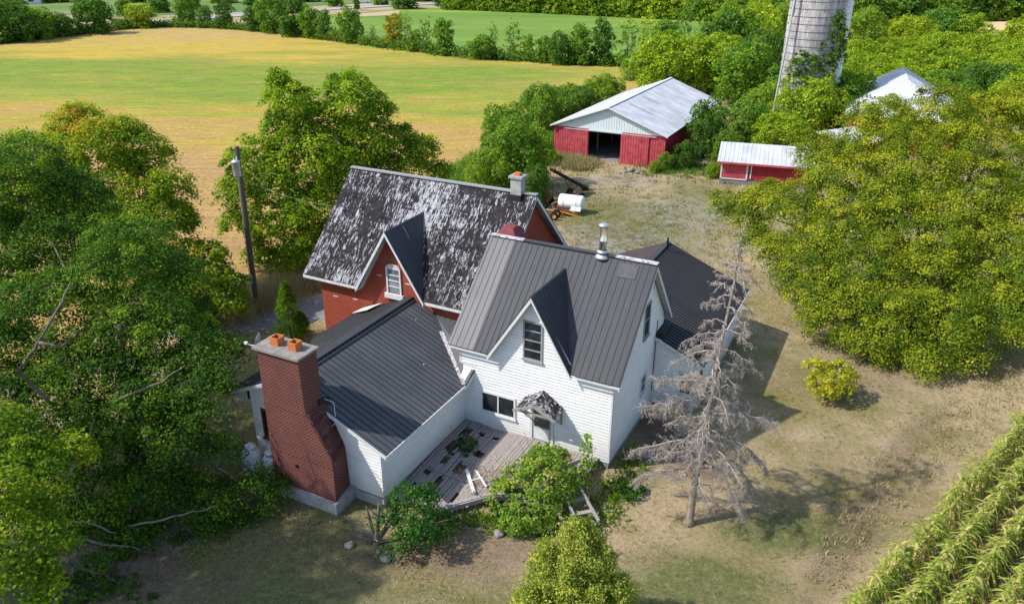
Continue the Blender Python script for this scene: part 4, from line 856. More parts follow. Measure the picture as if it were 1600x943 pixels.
for s_ in (-1, 1): mb.tube([lo_ + dl * L_ * .62 + sx * s_ * .3, Vector((gx.x, gx.y, .38)) + sx * s_ * .8], .035, 6); mb.tube([lo_ + dl * L_ * .18 + sx * s_ * .3, Vector((gx.x, gx.y, .38)) + sx * s_ * .8], .035, 6)
mb.tube([gx - sx * .95, gx + sx * .95], .04, 6); mb.build('undercarriage', M['rust'], el)
for s_ in (-1, 1): wheel(el, gx + sx * s_ * .95, .38, .18, sx)
tc = G(893, 318, .8); tt = thing('water_tank', 'white cylindrical tank on a small wheeled frame beside the bale elevator', 'tank', (tc.x, tc.y, 0), R(-22))
mb = MB(); Mx = Matrix.Translation((0, 0, .95)) @ Matrix.Rotation(R(90), 4, 'Y'); r = .66
mb.lathe([(0, -1.18), (r * .6, -1.16), (r * .95, -1.08), (r, -1.0), (r, 1.0), (r * .95, 1.08), (r * .6, 1.16), (0, 1.18)], n=32, M=Mx); mb.build('body', M['whitepaint'], tt, True)
mb = MB()
for x in (-.6, .6): mb.lathe([(r + .004, -.04), (r + .014, -.03), (r + .014, .03), (r + .004, .04)], n=32, M=Matrix.Translation((x, 0, .95)) @ Matrix.Rotation(R(90), 4, 'Y'))
mb.build('strap', M['galv'], tt)
mb = MB(); mb.bar((-1, -.4, .28), (1, -.4, .28), .08, .1); mb.bar((-1, .4, .28), (1, .4, .28), .08, .1); mb.bar((-.7, -.7, .28), (-.7, .7, .28), .08, .1); mb.bar((.7, -.5, .28), (.7, .5, .28), .08, .1); mb.prism([(.2, -1.0, .5), (1.1, -1.0, .45), (1.1, -.5, .75), (.2, -.5, .8)], (0, 0, .03)); mb.build('cradle', M['bluewhite'], tt)
wheel(tt, Vector((-.75, -.75, .3)), .3, .15, (0, 1, 0)); wheel(tt, Vector((-.75, .75, .3)), .3, .15, (0, 1, 0)); wheel(tt, Vector((-1.25, .3, .42)), .42, .2, (0, 1, 0))
pc = G(886, 333, .2); pl = thing('corn_header', 'yellow and maroon pointed snout of a corn picker on the grass', 'farm machine', (pc.x, pc.y, 0), R(-18))
mb = MB()
for s_ in (-1, 1): mb.prism([(-.9, s_ * .30 - .12, .55), (-.9, s_ * .30 + .12, .55), (1.25, s_ * .34, .1)], (0, 0, -.1)); mb.prism([(-.9, s_ * .3 - .12, .45), (-.9, s_ * .3 + .12, .45), (-.5, s_ * .3 + .12, .1), (-.5, s_ * .3 - .12, .1)], (.08, 0, 0))
mb.build('snout', M['yellow'], pl); mb = MB(); mb.prism([(-1.0, -.42, .75), (-1.0, .42, .75), (.35, .22, .32), (.35, -.22, .32)], (0, 0, -.06)); mb.build('hood', M['rust'], pl)
mb = MB(); mb.tube([(-1.0, -.4, .3), (-1.3, -.5, 1.1), (-.9, -.2, 1.25), (-.8, 0, .7)], .04, 6); mb.build('lever', M['yellow'], pl)
wc = G(862, 336, .3); wn = thing('rusty_implement', 'low rusty farm implement on a pair of old wheels at the brick house corner', 'farm machine', (wc.x, wc.y, 0), R(-20))
mb = MB(); mb.bar((-2.4, -.35, .5), (.3, -.35, .5), .1, .12); mb.bar((-2.4, .35, .5), (.3, .35, .5), .1, .12)
for k in range(6): mb.bar((-2.3 + k * .45, -.5, .42), (-2.3 + k * .45, .5, .42), .07, .07)
mb.build('frame', M['rust'], wn); wheel(wn, Vector((.35, -.45, .38)), .38, .18, (0, 1, 0), 'yellow'); wheel(wn, Vector((.35, .35, .38)), .38, .18, (0, 1, 0), 'yellow')
rc = G(848, 312, .5); rk = thing('rusty_wagon', 'rusty rack wagon with thin upright rails behind the brick chimney', 'wagon', (rc.x - .2, rc.y, 0), R(-20))
mb = MB(); mb.box((-1.2, -.8, .62), (1.0, .8, .74)); mb.build('platform', M['rust'], rk)
mb = MB()
for x in (-1.15, -.45, .25, .95):
    for y in (-.78, .78): mb.bar((x, y, .7), (x, y, 1.65), .05, .05)
for y in (-.78, .78): mb.bar((-1.15, y, 1.6), (.95, y, 1.6), .05, .05)
mb.bar((.95, -.78, 1.6), (.95, .78, 1.6), .05, .05); mb.build('rail', M['rust'], rk)
for x in (-.8, .7):
    for y in (-.85, .85): wheel(rk, Vector((x, y, .34)), .34, .14, (0, 1, 0))
for k, (px, py, s_) in enumerate(((985, 268, .42), (976, 270, .26), (996, 271, .3), (1003, 272, .2), (968, 271, .2))):
    p = G(px, py); rg = random.Random(k); mb = MB(); bm_ = bmesh.new(); bmesh.ops.create_icosphere(bm_, subdivisions=2, radius=s_)
    for v in bm_.verts: v.co *= 1 + rg.uniform(-.2, .2); v.co.z *= .7
    me = bpy.data.meshes.new('rubble_block'); bm_.to_mesh(me); bm_.free(); me.materials.append(M['rock']); o = put_mesh('rubble_block', me, loc=(p.x, p.y, s_ * .35))
    tag(o, ['largest pale block on the ground before the barn\'s right door', 'small pale rock left of the largest block before the barn', 'flat pale rock right of the largest block before the barn', 'smallest white rock under the barn door edge', 'leftmost small white rock by the barn doorway'][k], 'rock', 'rubble blocks by the barn door')

# ------------------------------------------------------------------ utility pole
pb = Vector((-16.8, 45.8, 0)); pt = Vector((-16.6, 45.9, 10.7)) - pb
up_ = thing('utility_pole', 'leaning dark wooden utility pole with grey transformer at the field edge', 'utility pole', pb)
mb = MB(); mb.tube([(0, 0, -.2), pt * .5, pt], [.19, .165, .13], 14); mb.build('pole', M['polewood'], up_)
mb = MB(); c0 = pt * .885 + Vector((-.02, -.42, 0)); mb.lathe([(0, -.48), (.22, -.48), (.24, -.42), (.24, .38), (.26, .40), (.24, .46), (.1, .52), (0, .53)], c0, 24); tr_ = mb.build('transformer', M['galv'], up_, True)
mb = MB(); mb.lathe([(.03, .5), (.05, .55), (.03, .6), (.05, .65), (.03, .7), (.0, .72)], c0 + Vector((.08, 0, 0)), 12); mb.lathe([(.03, .5), (.05, .55), (.03, .6), (.0, .66)], c0 + Vector((-.1, 0, 0)), 12); mb.build('insulator', M['bluewhite'], tr_)
mb = MB(); mb.bar(c0 + Vector((0, .2, .25)), pt * .905, .08, .08); mb.bar(c0 + Vector((0, .2, -.25)), pt * .86, .08, .08); mb.build('bracket', M['galv'], up_)
mb = MB(); mb.bar(pt + Vector((-.42, 0, -.22)), pt + Vector((.3, 0, -.22)), .09, .09); mb.build('crossarm', M['polewood'], up_)
mb = MB(); mb.lathe([(.02, 0), (.05, .05), (.02, .1), (.05, .14), (0, .2)], pt + Vector((-.36, 0, -.18)), 10); mb.tube([pt + Vector((-.42, -.05, -.3)), pt + Vector((-.55, -.2, -.6)), c0 + Vector((-.1, 0, .6))], .012, 5); mb.build('fuse_cutout', M['rust'], up_)
mb = MB(); mb.box((-.22, -.28, 1.9), (.05, -.16, 2.5), 0, Matrix.Translation(pt * .0)); mb.tube([(-.12, -.2, 1.9), (-.12, -.2, 0)], .03, 6); mb.tube([(-.1, -.2, 2.5), pt * .85 + Vector((-.1, -.2, 0))], .018, 6); mb.build('meter_box', M['galv'], up_)
def wire(label, p, q, sag, r=.014):
    p, q = Vector(p), Vector(q); pts = [p.lerp(q, k / 16) - Vector((0, 0, sag * 4 * (k / 16) * (1 - k / 16))) for k in range(17)]; mb = MB(); mb.tube([x - p for x in pts], r, 5); o = mb.build('service_wire', M['galv'], loc=p); return tag(o, label, 'wire')
wire('thin service wire sagging from the utility pole to the brick house gable', pb + pt * .82, W(-18.9, 7.2, 7.6), .45, .007)

# ------------------------------------------------------------------ deck
dk = thing('deck', 'rotting grey timber deck with sagging front edge and missing boards', 'deck', O, YAW)
rg = random.Random(11); mb = MB(); a = -7.42
def deck_front(a): return -6.3 if a < -5.2 else (-6.3 + (a + 5.2) * 1.05 if a < -3.0 else -3.9 + (a + 3) * .4)
def deck_z(a, b): return .46 - .30 * max(0, -(b + 2.8)) * .28 - .05 * math.sin(a * 2)
while a < -.6:
    wd = .135; f = deck_front(a) + rg.uniform(-.12, .12); b0 = -.04
    segs = [(b0, f)]
    for ha, hb, hl in ((-6.6, -1.5, .5), (-6.3, -.75, .35), (-6.9, -2.3, .8), (-5.4, -.7, .3), (-5.9, -3.4, .7), (-7.1, -4.2, .6), (-7.0, -1.0, .9), (-6.7, -3.1, .8), (-7.2, -5.4, .8), (-6.3, -4.8, .9), (-5.6, -2.2, .5), (-6.5, -5.6, .5), (-5.1, -5.2, .6)):
        if abs(a - ha) < rg.uniform(.05, .26):
            new = []
            for s0, s1 in segs:
                if s0 > hb > s1: new += [(s0, hb + hl / 2 + rg.uniform(-.1, .1)), (hb - hl / 2 + rg.uniform(-.1, .1), s1)]
                else: new.append((s0, s1))
            segs = new
    for s0, s1 in segs:
        if s0 - s1 < .05: continue
        n_ = max(1, int((s0 - s1) / 1.2)); jz = rg.uniform(-.012, .012) - (.05 * rg.random() if a < -5.4 else 0)
        for k in range(n_):
            y0, y1 = s0 + (s1 - s0) * k / n_, s0 + (s1 - s0) * (k + 1) / n_; z0, z1 = deck_z(a, y0) + jz, deck_z(a, y1) + jz
            mb.prism([(a, y0, z0), (a + wd, y0, z0), (a + wd, y1, z1), (a, y1, z1)], (0, 0, -.035))
    a += wd + rg.uniform(.012, .028)
mb.build('decking', M['deck'], dk)
mb = MB()
for b in (-.5, -1.7, -2.9, -4.1): mb.bar((-7.4, b, .34), (-.8, b, .34 - .02), .05, .14)
mb.build_each('joist', M['oldwood'], dk)
E0 = [(-5.3, -6.45), (-4.6, -5.75), (-3.7, -4.75), (-2.75, -4.15), (-2.2, -4.05)]; mb = MB()
for (x0, y0), (x1, y1), z0, z1 in zip(E0, E0[1:], (.22, .30, .36, .34), (.30, .36, .34, .28)): mb.bar((x0, y0, z0), (x1, y1, z1), .06, .2); mb.bar((x0 - .05, y0 + .14, z0 + .12), (x1 - .02, y1 + .14, z1 + .12), .16, .035)
mb.bar((-4.6, -5.7, -.1), (-4.6, -5.7, .3), .09, .09); mb.bar((-3.0, -4.2, -.1), (-3.0, -4.2, .3), .09, .09); mb.build('front_beam', M['oldwood'], dk)
for k, (p, q, wd, lab) in enumerate((((-5.35, -3.6, .55), (-4.3, -4.75, .47), .15, 'widest pale board lying loose across the deck'), ((-4.9, -3.5, .55), (-4.0, -4.2, .5), .09, 'narrow pale board crossing behind the widest loose board'), ((-4.75, -4.2, .56), (-4.45, -3.7, .5), .07, 'short pale stick among the loose deck boards'), ((-4.2, -3.6, .50), (-3.4, -3.9, .50), .06, 'thin stick lying on the deck near the vine'))):
    mb = MB(); mb.bar(W(*p), W(*q), wd, .035); tag(mb.build('loose_board', M['oldwood'] if k == 3 else M['trim']), lab, 'board', 'loose boards on the deck')
# broken step rail
st = thing('broken_steps', 'collapsed grey wooden steps and railing panel swallowed by vines', 'steps', W(-.3, -3.3, 0), YAW)
mb = MB()
for k in range(6): mb.bar((-1.15, -1.0 + k * .16, .45 + k * .03), (-1.0, -1.0 + k * .16, 1.45 + k * .05), .13, .03, up=(1, 0, 0))
mb.bar((-1.15, -1.15, 1.35), (-.95, .0, 1.55), .05, .12); mb.bar((-1.1, -1.15, .6), (-1.0, .0, .75), .05, .1); mb.build('rail_panel', M['oldwood'], st)
mb = MB(); mb.bar((-1.0, .55, 1.45), (-.1, 1.3, 1.75), .05, .16); mb.bar((-.95, .55, 1.2), (-.1, 1.25, 1.5), .05, .1); mb.build('top_rail', M['oldwood'], st)
for p, q in (((.0, .5, .9), (1.35, -.55, .35)), ((-.35, -.2, .75), (.95, -1.35, .25)), ((-.6, -.7, .6), (.55, -1.7, .15))):
    mb = MB(); mb.bar(p, q, .07, .16); mb.build('stringer', M['oldwood'], st)
mb = MB()
for p, q in (((-.1, -.1, .5), (.55, .35, .62)), ((.3, -.6, .35), (.95, -.15, .45)), ((.55, -1.1, .2), (1.15, -.6, .3))): mb.bar(p, q, .2, .04)
mb.build_each('tread', M['deck'], st); mb = MB(); mb.bar((.95, -1.2, -.05), (.95, -1.2, .55), .1, .1); mb.bar((-.2, .9, 0), (-.2, .9, 1.7), .1, .1); mb.bar((-1.1, -.9, 0), (-1.1, -.9, 1.0), .09, .09); mb.build_each('post', M['oldwood'], st)

# ------------------------------------------------------------------ stump and stones by the wing corner
sp0 = G(590, 848); sm = thing('dead_shrub_stump', 'pale grey dead shrub stump with forked bare limbs at the wing corner', 'stump', sp0); rg = random.Random(4); mb = MB()
for (x, y, z, r0) in ((.15, .1, 1.9, .12), (-.35, .15, 1.7, .11), (-.95, -.1, .55, .09), (-1.1, .3, .9, .08), (.55, .2, 1.3, .08), (1.05, .5, 1.7, .09), (-.1, -.5, .9, .07)):
    P = [(rg.uniform(-.1, .1), rg.uniform(-.1, .1), 0), (x * .35 + rg.uniform(-.1, .1), y * .35, z * .35), (x * .75, y * .8 + rg.uniform(-.1, .1), z * .7), (x, y, z)]; mb.tube(P, [r0, r0 * .8, r0 * .55, r0 * .25], 7)
    e = Vector(P[2]); mb.tube([e, e + Vector((rg.uniform(-.4, .4), rg.uniform(-.3, .3), rg.uniform(.1, .5)))], [r0 * .4, .015], 5)
mb.build('limb', M['barklight'], sm)
for k, (px, py, s_, lab) in enumerate(((546, 853, .2, 'rounded pale stone on bare soil near the chimney footing'), (603, 872, .26, 'squarish grey stone below the dead stump'), (592, 862, .12, 'small white stone beside the dead stump'), (780, 835, .22, 'low stone in soil before the deck'), (1010, 712, .35, 'flat pale slab beside the tall white house wall'), (740, 690, .01, ''))):
    if not lab: continue
    p = G(px, py); rg = random.Random(k + 30); bm_ = bmesh.new(); bmesh.ops.create_icosphere(bm_, subdivisions=3, radius=s_)
    for v in bm_.verts: v.co *= 1 + .12 * math.sin(v.co.x * 17 / s_ * .2 + k) + rg.uniform(-.05, .05); v.co.z *= .6
    me = bpy.data.meshes.new('stone'); bm_.to_mesh(me); bm_.free(); me.materials.append(M['rock']); tag(put_mesh('stone', me, loc=(p.x, p.y, s_ * .3)), lab, 'stone')

# ------------------------------------------------------------------ trees near the house
def RY(px, py, Y):
    d = _r2 * ((px - 800) / FPX) + _d2 * ((py - 471.5) / FPX) + _f
    t = Y / d.y; return Vector((d.x * t, Y, CAMH + d.z * t))
def lobes_at(base, L, sq=.78):
    out = []
    for px, py, Y, r in L: p = RY(px, py, Y) - Vector(base); out.append((p.x, p.y, p.z, r, r, r * sq))
    return out
b0 = Vector((-17.5, 29.5, 0))
LB = [(200, 400, 33, 2.5), (100, 480, 31, 2.6), (235, 500, 30.5, 2.3), (300, 585, 28.8, 1.7), (325, 540, 30, 1.4), (60, 620, 28, 2.3), (190, 640, 27.5, 2.1), (285, 665, 27, 1.6), (110, 360, 36, 2.4), (20, 420, 34, 2.6), (15, 270, 37, 2.6), (-30, 540, 30, 2.6),
      (60, 330, 37, 2.2), (260, 440, 32.5, 1.7), (150, 560, 29, 2.0), (240, 590, 28.5, 1.6), (130, 300, 38, 1.6), (330, 600, 28, 1.1), (100, 700, 27, 1.3),
      (330, 770, 25.2, 1.0), (400, 745, 26.0, .65), (290, 855, 24.2, 1.1), (360, 860, 24.2, .85), (235, 820, 25, .9), (340, 815, 24.8, .9), (280, 760, 25.6, .9), (395, 800, 25.2, .5), (200, 880, 23.5, .8), (260, 900, 23.2, .7), (330, 700, 26.6, .9), (60, 770, 25.5, 1.4), (120, 810, 24.8, 1.1), (10, 700, 26.5, 2.0), (380, 850, 24.4, .7), (430, 760, 26.2, .35), (240, 740, 25.6, 1.1), (170, 760, 25.2, 1.2), (300, 880, 23.2, 1.0), (350, 890, 23.4, .8), (390, 870, 24, .55), (200, 830, 24, 1.0), (250, 930, 22, .8), (150, 700, 26.8, 1.5)]
big_tree('maple_tree', 'huge dark green maple filling the left side, its low boughs reaching to the propane tanks', b0, lobes_at(b0, LB, .72), L_MAPLE, (.8, -.3, 7.0), .42, 11, bark='barklight', dens=2.2, per=125, rc=.74, leaf=.115, tone=(.0, .66), flat=.72, nl=16, inner=.38)
lt = [o for o in C.objects if o.get('label', '').startswith('huge dark green maple')][0]; mb = MB()
for pts, r0 in (([(150, 700, 28.5), (75, 790, 24.3), (108, 742, 24.0), (130, 695, 23.9), (148, 655, 24.2)], .10), ([(110, 742, 24.0), (118, 705, 23.8), (105, 680, 24.1)], .06), ([(150, 700, 28.5), (30, 578, 25.6), (62, 533, 25.4), (92, 482, 25.8), (110, 440, 27.2)], .09), ([(62, 533, 25.4), (95, 540, 25.3), (125, 515, 25.8)], .07),
                ([(150, 700, 28.5), (60, 843, 22.9), (120, 842, 22.7), (172, 850, 22.8), (240, 862, 23.2)], .075), ([(60, 843, 22.9), (90, 812, 22.8), (135, 815, 22.7), (182, 832, 22.6)], .065), ([(150, 640, 29), (215, 610, 25.4), (255, 595, 25.2), (290, 570, 25.6)], .06), ([(200, 820, 24), (240, 815, 22.6), (300, 800, 22.8), (340, 790, 23.2)], .05)):
    P = [RY(*p) - b0 for p in pts]; P2 = []
    for k in range(len(P) - 1):
        for g in range(4): P2.append(P[k].lerp(P[k + 1], g / 4) + Vector((rnd.uniform(-.04, .04), rnd.uniform(-.04, .04), rnd.uniform(-.05, .05))))
    P2.append(P[-1]); mb.tube(P2, [r0 * (1 - .8 * k / len(P2)) for k in range(len(P2))], 8)
mb.build('limb', M['barklight'], lt, True)
b0 = Vector((-14.2, 14.5, 0))
LC = [(30, 735, 17.2, 1.15), (85, 700, 18.4, .85), (0, 670, 18.2, .9), (10, 840, 15.4, 1.2), (-50, 760, 16, 1.7), (30, 915, 14.2, .8), (-30, 920, 14, 1.3), (60, 790, 16.6, .8), (60, 860, 15.2, .7), (-20, 840, 15, 1.4)]
big_tree('maple_tree', 'nearest maple, yellow green leaf tips poking in at the lower left corner', b0, lobes_at(b0, LC, .6), L_AUTUMN, (.5, -.5, 7), .3, 12, bark='barklight', dens=2.8, per=110, rc=.5, leaf=.10, tone=(.0, .48), flat=.72, nl=6, sun=.2)
b0 = Vector((-16.3, 21.6, 0)); LS = [(140, 915, 21.5, .9), (190, 925, 21.3, .8), (95, 930, 21, .9), (150, 875, 22.2, .6), (230, 940, 21, .6)]
big_tree('maple_sapling', 'low dark maple sapling on the leaf litter at the bottom left edge', b0, lobes_at(b0, LS, .6), L_MAPLE, (.5, -.2, 2.2), .07, 13, dens=7, per=18, rc=.35, leaf=.15, tone=(.1, .5), nl=4)
b0 = Vector((-27, 47.5, 0))
LA_ = [(150, 240, 47, 2.5), (90, 300, 45.5, 2.5), (200, 300, 46, 2.4), (245, 345, 44.5, 2.1), (60, 255, 48, 2.5), (225, 235, 48, 1.6), (140, 375, 44, 2.4), (265, 290, 45.5, 1.3), (20, 330, 46, 2.6), (195, 205, 48.5, 1.3), (120, 195, 49, 1.7), (200, 400, 43.5, 1.8), (275, 340, 44.5, 1.1)]
big_tree('maple_tree', 'tall maple turning gold and orange in its top, behind the dark left maple', b0, lobes_at(b0, LA_, .8), L_AUTUMN, (.3, 0, 9), .35, 14, dens=2.8, per=70, rc=.7, leaf=.155, tone=(.05, .50), flat=.6, nl=9, warm=.55)
b0 = Vector((-20.2, 42.8, 0)); LD = [(320, 430, 43, 1.7), (275, 465, 41.5, 1.7), (350, 470, 42, 1.2), (300, 400, 43.5, 1.3), (330, 395, 43.5, .9), (255, 430, 42, 1.4), (365, 440, 42.8, .8), (310, 495, 41, 1.1)]
big_tree('maple_tree', 'smaller yellowing maple just left of the utility pole', b0, lobes_at(b0, LD, .85), L_AUTUMN, (.1, 0, 5.5), .18, 15, dens=4.6, per=20, rc=.5, leaf=.2, tone=(.1, .5), nl=6, warm=.2)
b0 = Vector((-12.8, 54.5, 0))
LE = [(452, 160, 56, 1.9), (545, 150, 57, 2.0), (585, 165, 58, 1.3), (400, 255, 54.5, 2.2), (480, 245, 54.5, 2.6), (585, 220, 57, 2.0), (640, 250, 58, 1.9), (430, 345, 53, 2.1), (375, 300, 54, 1.6), (460, 400, 52, 1.7), (520, 320, 54, 2.3), (600, 270, 58, 1.9), (685, 268, 58, 1.0), (500, 200, 56.5, 2.0), (410, 390, 52.5, 1.3), (555, 120, 58, .8), (435, 125, 56.5, .9), (365, 345, 53.5, 1.0), (450, 205, 55.5, 1.8), (660, 225, 59, 1.0), (480, 330, 52.5, 1.8), (440, 290, 54, 2.2), (540, 260, 55.5, 2.4), (500, 380, 52.5, 1.8), (560, 200, 57, 1.8), (620, 220, 58, 1.6)]
big_tree('maple_tree', 'broad bright green maple between the utility pole and the brick house', b0, lobes_at(b0, LE, .82), L_BRIGHT, (.3, .2, 9.5), .4, 16, dens=2.4, per=62, rc=.72, leaf=.175, tone=(.02, .68), flat=.6, inner=.25, nl=12)
b0 = Vector((26.5, 46.5, 0))
LF_ = [(1160, 330, 50.5, 1.5), (1195, 305, 51, 1.3), (1290, 240, 52.5, 1.9), (1370, 195, 54.5, 2.4), (1460, 180, 55, 2.5), (1550, 190, 55, 2.5), (1630, 260, 51, 3), (1240, 325, 48.5, 2.0), (1325, 290, 49, 2.7), (1425, 275, 49, 2.8), (1530, 300, 48, 2.8), (1265, 425, 44.5, 2.0), (1350, 400, 44, 2.4), (1450, 390, 44, 2.6), (1550, 405, 43.5, 2.6), (1310, 490, 41, 1.8), (1395, 495, 39.8, 2.0), (1490, 500, 39, 2.0), (1450, 562, 37.2, 1.05), (1575, 505, 39.5, 1.9), (1630, 430, 41, 2.4), (1215, 395, 46.5, 1.5), (1130, 310, 50.5, .8), (1330, 345, 46.5, 2.2), (1440, 340, 46, 2.3), (1500, 230, 51, 2.2), (1400, 230, 51.5, 2.2), (1310, 260, 51, 2.0), (1365, 545, 38.6, 1.1), (1520, 560, 37.5, 1.0), (1180, 370, 48.5, 1.0), (1600, 170, 56, 2.2), (1350, 450, 42.5, 2.4), (1440, 450, 42, 2.5), (1540, 460, 41.5, 2.4), (1290, 380, 45.5, 2.2), (1390, 340, 46, 2.6), (1490, 350, 45.5, 2.6), (1270, 460, 43, 1.8), (1420, 530, 39, 1.6), (1600, 340, 46.5, 2.8), (1345, 515, 40, 1.5)]
big_tree('ash_tree', 'very large yellow green tree with a broad rounded crown filling the right side', b0, lobes_at(b0, LF_, .85), L_OLIVE, (0, 0, 8.5), .45, 17, bark='barklight', dens=2.2, per=120, rc=.74, leaf=.12, tone=(.0, .66), flat=.5, warm=.18, nl=18, inner=.25)

b0 = Vector((-22.0, 20.2, 0)); LG = auto_lobes(4.8, 6.6, 9.4, 15, 40)
big_tree('maple_tree', 'tall maple standing just outside the left edge whose shade falls on the lawn', b0, LG, L_MAPLE, (0, 0, 10), .4, 18, dens=3.2, per=16, rc=.6, leaf=.28, tone=(.1, .6), nl=8)
# bushes
def bush(name, label, px, py, R_, H_, material, seed, n=7, cat='bush', color=(1, 1, 1), leaf=.12, dens=9, per=14, rc=.25, squash=.9, tone=(.15, .6), loc=None):
    p = loc if loc is not None else G(px, py); L = auto_lobes(R_, H_ / 2, H_ * .55, n, seed, (.32, .5), True, squash)
    r9 = random.Random(seed + 5)
    for k in range(9):
        ph = r9.uniform(0, 6.28); e = r9.uniform(.75, 1.12) * R_; s9 = R_ * r9.uniform(.10, .2); L.append((e * math.cos(ph), e * math.sin(ph), H_ * r9.uniform(.12, .95) * (1.1 - .3 * e / R_), s9, s9, s9 * .9))
    return big_tree(name, label, p, L, material, (0, 0, H_ * .7), .035 * H_, seed, nl=5, dens=dens, per=per, rc=rc, leaf=leaf, color=color, cat=cat, tone=tone)
bush('shrub', 'small bright yellow green bush alone on the dry lawn', 1290, 622, 1.35, 2.2, L_OLIVE, 21, tone=(.5, 1.0), rc=.2, dens=11, n=9)
bush('shrub', 'dense dark green shrub before the deck and the wing corner', 650, 845, 1.45, 2.3, L_MAPLE, 22, tone=(.0, .6), leaf=.1, dens=13, n=9, color=(.6, .85, 1.3))
bush('shrub', 'small dark green shrub sprouting through the rotten deck boards', 728, 712, .55, .9, L_MAPLE, 23, n=5, leaf=.08, dens=22, rc=.16, tone=(.0, .5), color=(.6, .85, 1.3))
bush('shrub', 'leafy weeds under the right end of the collapsed steps', 985, 770, .55, .6, L_MAPLE, 24, n=5, leaf=.1, dens=16, rc=.2, tone=(.0, .6), color=(.75, .9, 1.1))
# vine heap over the steps
v0 = W(-1.9, -3.9, 0); Lv = []
for a, b, z, r in ((-2.9, -3.3, .8, .8), (-2.3, -4.2, .8, .9), (-1.5, -3.6, 1.3, 1.0), (-2.2, -2.7, 1.2, .8), (-1.3, -4.8, .7, .9), (-2.9, -4.6, .5, .8), (-2.4, -2.0, 1.1, .65), (-2.6, -1.2, .95, .45), (-2.9, -1.6, .8, .4), (-1.6, -2.4, 1.5, .7), (-.7, -2.6, 1.2, .5), (-1.9, -5.5, .5, .7), (-.9, -3.3, .9, .7), (-3.0, -1.0, .9, .25), (-1.9, -1.5, .95, .5), (-.35, -1.9, 1.5, .4), (-.5, -1.5, 2.0, .28), (-.4, -2.4, .9, .5), (-.55, -1.1, 2.3, .18), (-3.5, -3.9, .4, .5), (-1.1, -1.9, .8, .5)):
    q = W(a, b, z) - v0; Lv.append((q.x, q.y, q.z, r, r, r * .85))
big_tree('vine', 'tangled green and yellow grapevine swallowing the deck steps and climbing by the door', v0, Lv, L_VINE, (0, 0, 1.6), .08, 25, dens=11, per=15, rc=.25, leaf=.12, tone=(.2, .72), nl=5, cat='vine', low=-.9, warm=.22)
# cedars
def cedar(label, base, h, r, seed, material=L_CEDAR, n=9000, leaf=.09, tone=(.2, .75), color=(1, 1, 1), lean=(0, 0), power=.8, fur=.28):
    t = thing('cedar_tree', label, 'cedar', base); rg = random.Random(seed); mb = MB(); mb.tube([(0, 0, -.1), (lean[0] * .5, lean[1] * .5, h * .5), (lean[0], lean[1], h * .93)], [.05 * h * .4, .04 * h * .3, .01], 8); mb.build('trunk', M['bark'], t, True)
    rng = np.random.default_rng(seed); K = n // 26; f = rng.random(K) ** .8; ph = rng.uniform(0, 2 * math.pi, K)
    prof = r * np.clip((1 - f) ** power * 1.15, 0, 1) * (.82 + .18 * np.clip(f * 8, 0, 1)) * (1 + fur * np.sin(ph * 5 + f * 17 + seed) * .5 + rng.normal(0, .1, K)); rr_ = prof * np.where(rng.random(K) < .2, rng.uniform(.4, .9, K), 1)
    c = np.stack([np.cos(ph) * rr_ + lean[0] * f, np.sin(ph) * rr_ + lean[1] * f, .1 + f * h], 1); nr = unit(np.stack([np.cos(ph), np.sin(ph), np.full(K, .9)], 1))
    idx = np.repeat(np.arange(K), 26); m = len(idx); cent = c[idx] + rng.normal(size=(m, 3)) * (.05 + .04 * r); tn = rng.uniform(*tone, K)[idx] + rng.normal(0, .12, m)
    P, tn = leaves_from(cent, nr[idx], tn, leaf, rng, .8, .45); put_mesh('crown', quads_mesh('crown', P, tn, material), t, color); return t
cd_ = cedar('feathery yellow green cedar at the bottom edge before the vine', Vector((2.15, 19.3, 0)), 4.9, 1.15, 31, n=20000, leaf=.085, tone=(.15, .95), power=.5, fur=.8)
for k, (dx, dy, h, r) in enumerate(((-.95, -.05, 3.9, .85), (.8, -.2, 4.1, .85), (-.3, -.6, 3.4, .95), (.35, .45, 4.5, .7), (-1.5, -.7, 2.7, .75), (1.35, -.5, 3.1, .75), (.5, -1.0, 3.0, .8), (-1.0, .5, 3.6, .6))):
    q = cedar('x', Vector((0, 0, 0)), h, r, 34 + k, n=9000, leaf=.085, tone=(.15, .95), power=.5, fur=.9)
    for c in list(q.children):
        c.parent = cd_; c.location = (dx, dy, 0); c.name = 'leader' if c.name.startswith('crown') else 'stem'
    bpy.data.objects.remove(q)
cedar('taller dark green pointed cedar by the drive left of the brick house', G(455, 527), 3.5, .72, 32, L_BRIGHT, 9000, .09, (.05, .5), (.8, .9, .9), power=.6)
cedar('short dark cedar tucked right of the taller pointed one by the drive', G(474, 528), 1.6, .5, 33, L_BRIGHT, 4000, .09, (.0, .4), (.7, .85, .9), power=.6)

